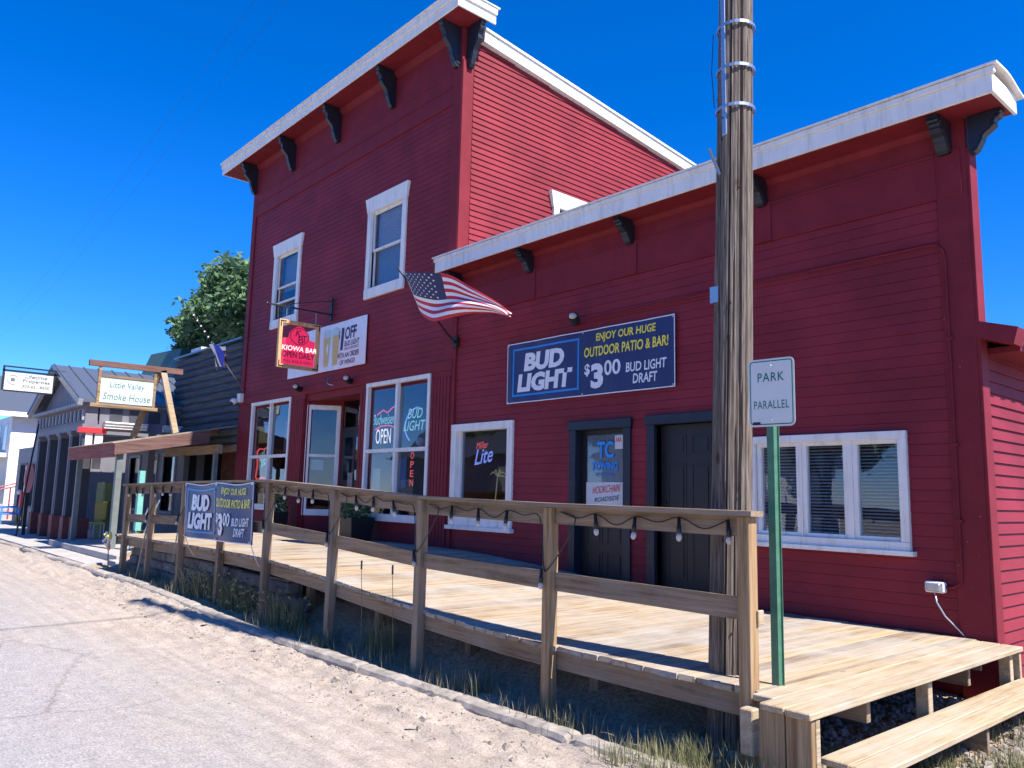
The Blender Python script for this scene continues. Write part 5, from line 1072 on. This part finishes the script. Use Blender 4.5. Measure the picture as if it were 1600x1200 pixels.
# painted metal flower ornament by the end post
t = empty('flower_ornament', 'painted metal flower ornament on the end post of the railing', 'ornament')
c0 = Vector((-16.55, 4.45, 0.62))
for (dx, dz, r, mp, mc) in ((0, 0, 0.1, 'paper', 'bark'), (-0.1, 0.12, 0.06, 'signmint', 'yellow'), (0.14, 0.1, 0.07, 'beer', 'yellow'), (0.12, -0.1, 0.06, 'pinkp', 'yellow'), (-0.17, -0.0, 0.05, 'signmint', 'paper')):
    p = c0 + Vector((dx, 0, dz)); b = MB()
    for k in range(8): a = k * math.pi / 4; q = p + Vector((math.cos(a) * r * 0.75, 0, math.sin(a) * r * 0.75)); b.ball(q, r * 0.38, 6, 1)
    b.build('petals', mp, t); b = MB(); b.ball(p - Vector((0, 0.03, 0)), r * 0.4, 8); b.build('flower_centre', mc, t)
MB().tube([(-16.55, 4.5, 0.1), (-16.55, 4.47, 0.6)], 0.01, 5).build('stem', 'leaf', t)
# ------------------------------------------------------------------ far left
gb = empty('grey_house', 'narrow grey building with a dark shopfront beyond the portico', 'building')
b = MB(); wall_holes(b, -37.2, -31.0, 6.4, 6.55, 0.13, 4.3, [(-36.4, -35.3, 0.13, 2.4), (-34.5, -33.2, 0.8, 2.4), (-33.6, -32.6, 3.0, 3.8), (-37.2, -34.4, 3.05, 4.3)]); b.build('front_wall', 'housegrey', gb)
box('side_wall', 'housegrey', (-31.15, -31.0, 6.55, 12, 0.13, 5.6), gb); box('parapet', 'portico', (-33.8, -31.0, 6.38, 6.6, 4.3, 5.2), gb); box('interior', 'dark', (-37.1, -31.2, 7.2, 7.3, 0.13, 2.9), gb); box('interior', 'dark', (-34.3, -31.2, 7.2, 7.3, 3.0, 4.2), gb); box('roof', 'metalroof', (-34.4, -31.0, 6.55, 12, 4.2, 4.3), gb); box('roof', 'metalroof', (-37.2, -34.4, 6.55, 12, 2.95, 3.05), gb)
for (a0, a1, c0_, c1_) in ((-36.4, -35.3, 0.13, 2.4), (-34.5, -33.2, 0.8, 2.4), (-33.6, -32.6, 3.0, 3.8)): w_ = casing(gb, a0 - 0.06, a1 + 0.06, c0_, c1_ + 0.06, 6.4, 0.07, 'porticodark', 0.03, name='window'); box('pane', 'glassdark', (a0, a1, 6.5, 6.505, c0_ + 0.06, c1_), w_)
wh = empty('white_house', 'white clapboard house with a railed balcony at the far left', 'house')
WX = -44.0
b = MB(); b.box(WX - 7, WX, 7.15, 7.3, 0, 4.85); b.box(WX - 0.15, WX, 7.3, 14, 0, 4.85); b.build('wall', 'housew', wh)
siding(wh, 'side', WX + 0.01, 7.17, 13.9, 0.3, 4.9, 0.2, (), _ww)
b = MB(); b.hexa([(WX + 0.5, 6.0, 4.85), (WX + 0.5, 14, 4.85), (WX - 4, 14, 7.0), (WX - 4, 6.0, 7.0), (WX + 0.5, 6.0, 5.0), (WX + 0.5, 14, 5.0), (WX - 4, 14, 7.15), (WX - 4, 6.0, 7.15)]); b.build('roof', 'metalroof', wh)
MB().hexa([(WX + 0.52, 5.98, 4.8), (WX + 0.56, 5.98, 4.8), (WX + 0.56, 14, 4.8), (WX + 0.52, 14, 4.8), (WX + 0.52, 5.98, 5.02), (WX + 0.56, 5.98, 5.02), (WX + 0.56, 14, 5.02), (WX + 0.52, 14, 5.02)]).build('fascia', 'white', wh)
box('balcony_floor', 'white', (WX - 7, WX - 0.3, 5.8, 7.15, 2.9, 3.1), wh); box('balcony_rail', 'white', (WX - 7, WX - 0.3, 5.8, 5.86, 3.85, 3.93), wh)
for k in range(30): MB().box(WX - 7 + k * 0.22, WX - 6.94 + k * 0.22, 5.8, 5.85, 3.1, 3.85).build('baluster', 'white', wh)
for x in (WX - 6.9, WX - 0.5): box('balcony_post', 'white', (x, x + 0.15, 5.8, 5.95, 0, 4.8), wh)
for x in (WX - 5.5, WX - 3.4, WX - 1.7): w_ = casing(wh, x, x + 0.9, 3.2, 4.5, 7.15, 0.08, 'white', 0.03, name='window'); box('pane', 'glassdark', (x + 0.08, x + 0.82, 7.13, 7.14, 3.28, 4.42), w_)
# ramp with maroon rails, pole, chairs, clutter
rp = empty('entrance_ramp', 'pinkish concrete ramp with maroon handrails before the white house', 'ramp')
MB().prism([(5.6, 0.13), (9.2, 0.13), (9.2, 1.2)], 0, -43, -40.5).build('slope', 'rampc', rp); MB().box(-43.5, -41.4, 5.2, 6.8, 0.13, 0.75).build('landing', 'rampc', rp)
for x in (-43, -40.5):
    MB().tube([(x, 5.6, 1.15), (x, 9.2, 2.2)], 0.035, 6).build('handrail', 'maroon', rp)
    for y in (5.6, 6.8, 8.0, 9.2): MB().tube([(x, y, 0.1), (x, y, 1.15 + (y - 5.6) * 0.29)], 0.03, 6).build('baluster', 'maroon', rp)
random.seed(21)
t = empty('flower_bushes', 'red and green flowering bushes beside the ramp rails', 'plant')
for nm, mat, n in (('foliage', 'leaf', 500), ('blossom', 'hotred', 160)):
    b = MB()
    for _ in range(n):
        p = Vector((random.uniform(-46, -42.5), random.uniform(5.2, 6.6), 0.9 + random.uniform(0, 1.2))); a = Vector((random.gauss(0, 1), random.gauss(0, 1), random.gauss(0, 1))).normalized() * 0.12; c_ = a.cross(Vector((0.3, 0.5, 0.8))).normalized() * 0.08; b.quad([p - a, p + c_, p + a, p - c_])
    b.build(nm, mat, t)
tag(MB().tube([(-40.2, 5.0, 0.5), (-42.0, 5.0, 2.6)], 0.035, 6).build('yellow_pole', 'yellow'), 'slanted pale yellow pole at the far left edge', 'pole')
for i, (x, y, lab) in enumerate(((-35.6, 6.0, 'blue metal garden chair nearer the portico columns'), (-37.0, 6.15, 'blue metal garden chair with an orange side beyond the first'))):
    t = empty('garden_chair', lab, 'chair', 'blue garden chairs on the pavement'); m_ = 'blue'
    MB().box(x - 0.3, x + 0.3, y - 0.3, y + 0.3, 0.5, 0.55).build('seat', m_, t, 0.01)
    for k in range(4): MB().bar((x - 0.28 + k * 0.18, y + 0.3, 0.55), (x - 0.28 + k * 0.18, y + 0.48, 1.15), 0.1, 0.03).build('back_slat', 'blue' if (k or i == 0) else 'beer', t)
    for a in (-0.27, 0.27):
        MB().bar((x + a, y - 0.3, 0.75), (x + a, y + 0.32, 0.78), 0.08, 0.03).build('armrest', m_, t)
        for c_ in (-0.27, 0.3): MB().bar((x + a, y + c_, 0.76), (x + a * 1.1, y + c_ * 1.1, 0.13), 0.05).build('leg', m_ if a > 0 else 'beer', t)
t = empty('pink_board', 'tall pink rounded board leaning by the columns', 'sign'); b = MB(); P = [(0.2 * math.cos(a * math.pi / 12), 0.62 * math.sin(a * math.pi / 12)) for a in range(24)]
b.prism([(5.2 + p[0] * 0.6, 1.85 + p[1] * 0.75) for p in P], 0, -28.3, -28.22); b.build('board', 'pinkp', t); box('foot', 'black', (-28.3, -28.24, 5.15, 5.25, 0.13, 1.5), t)
t = empty('red_apron', 'red cloth with a white scarf hanging by the first column', 'cloth'); MB().hexa([(-28.9, 5.1, 0.95), (-28.6, 5.1, 0.95), (-28.6, 5.3, 0.95), (-28.9, 5.3, 0.95), (-28.85, 5.12, 1.4), (-28.65, 5.12, 1.4), (-28.65, 5.28, 1.4), (-28.85, 5.28, 1.4)]).build('cloth', 'hotred', t); MB().ball((-28.9, 5.1, 1.4), 0.08, 8).build('scarf', 'paper', t)
tag(MB().tube([(-27.6, 4.9, 0.13), (-28.2, 5.3, 3.5)], 0.025, 6).build('flag_staff', 'black', smooth=True), 'thin dark staff leaning upright before the columns', 'pole')
gr_ = empty('green_cupola', 'dark green roof turret with a white ball finial behind the portico roof', 'roof'); GX, GY = -36.0, 12.6
MB().hexa([(GX - 3, GY - 2, 5), (GX + 3, GY - 2, 5), (GX + 3, GY + 2, 5), (GX - 3, GY + 2, 5), (GX - 2.2, GY - 1.2, 7.7), (GX + 1.8, GY - 1.2, 7.5), (GX + 1.8, GY + 1.2, 7.5), (GX - 2.2, GY + 1.2, 7.7)]).build('roof', 'greenroof', gr_); MB().box(GX - 2.8, GX + 2.8, GY - 1.9, GY + 1.9, 0, 5).build('wall', 'tan', gr_)
MB().tube([(GX, GY, 7.0), (GX, GY, 8.9)], 0.09, 8).build('finial_rod', 'whitedirty', gr_); MB().ball((GX, GY, 9.0), 0.2, 10).build('finial_ball', 'tan', gr_, smooth=True)
tag(box('chimney_box', 'whitedirty', (-25.2, -24.35, 8.7, 9.2, 4.8, 5.95)), 'pale square roof box beside the smoke house sign arm', 'chimney')

# ------------------------------------------------------------------ trees
def tree(name, label, base, clumps, n, leaf, seed, trunk_r=0.35, group=None):
    random.seed(seed); t = empty(name, label, 'tree', group); base = Vector(base); b = MB(); cen = sum((Vector(c[0]) for c in clumps), Vector()) / len(clumps)
    b.tube([base, base.lerp(cen, 0.4) + Vector((0.2, 0, 0)), cen], trunk_r, 10, r2=trunk_r * 0.4)
    for c, r in clumps: b.tube([base.lerp(cen, random.uniform(0.35, 0.8)), (Vector(c) + cen) / 2, Vector(c)], trunk_r * 0.3, 6, r2=0.04)
    b.build('trunk', 'bark', t, smooth=True); b = MB(); tot = sum(r * r for _, r in clumps)
    for c, r in clumps:
        c = Vector(c); sub = [c + Vector((random.gauss(0, 1), random.gauss(0, 1), random.gauss(0, 1))).normalized() * r * random.uniform(0.35, 0.88) for _ in range(18)]
        for _ in range(int(n * r * r / tot)):
            q = random.choice(sub); p = q + Vector((random.gauss(0, 1), random.gauss(0, 1), random.gauss(0, 0.8))) * r * 0.15
            a = Vector((random.gauss(0, 1), random.gauss(0, 1), random.gauss(0, 0.7))).normalized() * leaf * random.uniform(0.6, 1.2); d = a.cross(Vector((random.random() - .5, random.random() - .5, random.random() - .5))).normalized() * leaf * 0.45
            b.quad([p - a, p + d, p + a, p - d])
    b.build('crown', 'leaf', t)
tree('cottonwood_tree', 'leafy green tree rising behind the log building', (-31, 13, 0), [((-38.7, 13, 9.1), 0.95), ((-37.3, 13, 8.9), 1.2), ((-38.0, 13.2, 8.0), 1.0), ((-36.2, 13, 8.9), 1.3), ((-36.4, 13.3, 7.6), 1.3), ((-34.6, 13, 9.2), 1.6), ((-34.4, 13.5, 7.6), 1.8), ((-33.0, 13, 9.7), 1.6), ((-31.9, 12.8, 8.6), 2.2), ((-31.2, 13, 9.9), 1.7), ((-29, 13, 9.0), 2.4)], 34000, 0.15, 4)
# buildings and trees over the road, seen as reflections in the glass
for i, (x, y, w, h, mat, lab) in enumerate(((-30, -17, 10, 3.6, 'housew', 'white gabled house across the street'), (-12, -18, 12, 4.0, 'tan', 'tan gabled shop across the street'), (-52, -18, 12, 4.2, 'housegrey', 'grey gabled house across the street'))):
    t = empty('gabled_house', lab, 'house'); MB().box(x, x + w, y - 7, y, -0.3, h).build('wall', mat, t)
    MB().prism([(y + 0.5, h), (y - 7.5, h), (y - 3.5, h + 2.4)], 0, x - 0.5, x + w + 0.5).build('roof', 'metalroof', t)
    for k in range(3): w_ = MB().box(x + 1 + k * 3.2, x + 2.4 + k * 3.2, y, y + 0.06, 1.2, 2.6).build('window', 'white', t); MB().box(x + 1.1 + k * 3.2, x + 2.3 + k * 3.2, y + 0.061, y + 0.07, 1.3, 2.5).build('pane', 'glassdark', w_)
for i, (x, y, s) in enumerate(((-19, -21, 1.1), (-36, -24, 1.4), (-3, -22, 1.2), (-45, -22, 1.0))):
    tree('street_tree', ['leafy tree between the two houses across the street', 'tall leafy tree behind the white house across the street', 'leafy tree right of the tan shop across the street', 'small leafy tree by the grey house across the street'][i], (x, y, -0.3), [((x, y, 6 * s), 2.4 * s), ((x + 1.6, y, 4.6 * s), 1.8 * s), ((x - 1.6, y + .5, 4.8 * s), 1.9 * s)], 2600, 0.4, 30 + i)

# ------------------------------------------------------------------ grass and weeds
def blades(name, n, place, hmin, hmax, wd, mat, seed):
    random.seed(seed); b = MB()
    for _ in range(n):
        x, y, z, hs = place(); h = random.uniform(hmin, hmax) * hs; a = random.uniform(0, 6.28); lean = random.uniform(0.1, 0.6) * h; dx, dy = math.cos(a), math.sin(a); w = wd * random.uniform(0.6, 1.3)
        p0 = Vector((x - dy * w, y + dx * w, z)); p1 = Vector((x + dy * w, y - dx * w, z)); m = Vector((x + dx * lean * 0.35, y + dy * lean * 0.35, z + h * 0.6)); tp = Vector((x + dx * lean, y + dy * lean, z + h)); o = Vector((dy, -dx, 0)) * w * 0.7
        k = len(b.v); b.v += [tuple(p0), tuple(p1), tuple(m + o), tuple(m - o), tuple(tp)]; b.f += [(k, k + 1, k + 2, k + 3), (k + 3, k + 2, k + 4)]; b.mi += [0, 0]
    return tag(b.build(name, mat), kind='stuff')
cl = None
def clumped(cs, sp):
    def f():
        c = random.choice(cs); x = random.gauss(c[0], sp); y = random.gauss(c[1], sp * 0.6); return x, y, gz(x) - 0.03, c[2]
    return f
random.seed(9)
strip = [(random.uniform(-16, -3), random.uniform(4.4, 4.85), random.uniform(0.4, 1.0)) for _ in range(46)]
blades('dry_weeds', 3600, clumped(strip, 0.16), 0.06, 0.26, 0.003, 'weed', 1)
tall = [(-7.35, 4.75, 1.0), (-7.6, 4.8, 0.7), (-9.6, 4.6, 1.0), (-9.2, 4.65, 0.9), (-11, 4.6, 1.0), (-11.7, 4.6, 0.9), (-12.2, 4.55, 1), (-10.6, 4.65, 0.8)]
blades('tall_green_weeds', 1300, clumped(tall, 0.11), 0.15, 0.5, 0.004, 'grass', 2)
corner = [(random.uniform(-3.6, -2.4), random.uniform(4.1, 4.5), random.uniform(0.5, 1.1)) for _ in range(16)] + [(-2.85, 4.42, 1.2), (-2.6, 4.3, 1.1)]
blades('corner_grass', 1900, clumped(corner, 0.09), 0.06, 0.24, 0.0028, 'grass', 3)
yard = [(-2.05 + abs(random.gauss(0, 0.22)), random.uniform(4.5, 9), random.uniform(0.4, 1.0)) for _ in range(60)] + [(-2.3, random.uniform(4.6, 7.8), 0.7) for _ in range(16)] + [(-2.6, random.uniform(4.7, 6.0), 0.6) for _ in range(8)]
blades('yard_grass', 8000, clumped(yard, 0.1), 0.05, 0.2, 0.003, 'grass', 4)
b = MB(); random.seed(15)
for _ in range(700):
    x = random.choice((random.gauss(-12.0, 0.9), random.gauss(-10.4, 0.6))); y = random.uniform(4.42, 4.75); z = gz(x) + random.uniform(0, 0.42); a = Vector((random.gauss(0, 1), random.gauss(0, 1), random.gauss(0, 1))).normalized() * 0.03; c_ = a.cross(Vector((0.2, 0.7, 0.4))).normalized() * 0.018
    b.quad([Vector((x, y, z)) - a, Vector((x, y, z)) + c_, Vector((x, y, z)) + a, Vector((x, y, z)) - c_])
tag(b.build('leafy_weeds', 'grass'), kind='stuff')
for (x, lab) in ((-7.55, 'left of two thin plantain seed heads rising over the deck edge'), (-6.95, 'right of two thin plantain seed heads rising over the deck edge')):
    t = empty('seed_head', lab, 'weed'); MB().tube([(x, 4.6, 0), (x + 0.02, 4.57, 0.5), (x, 4.56, 0.86)], 0.0035, 5).build('stem', 'weed', t); MB().tube([(x, 4.56, 0.84), (x + 0.005, 4.555, 0.93)], 0.011, 6).build('spike', 'bark', t)
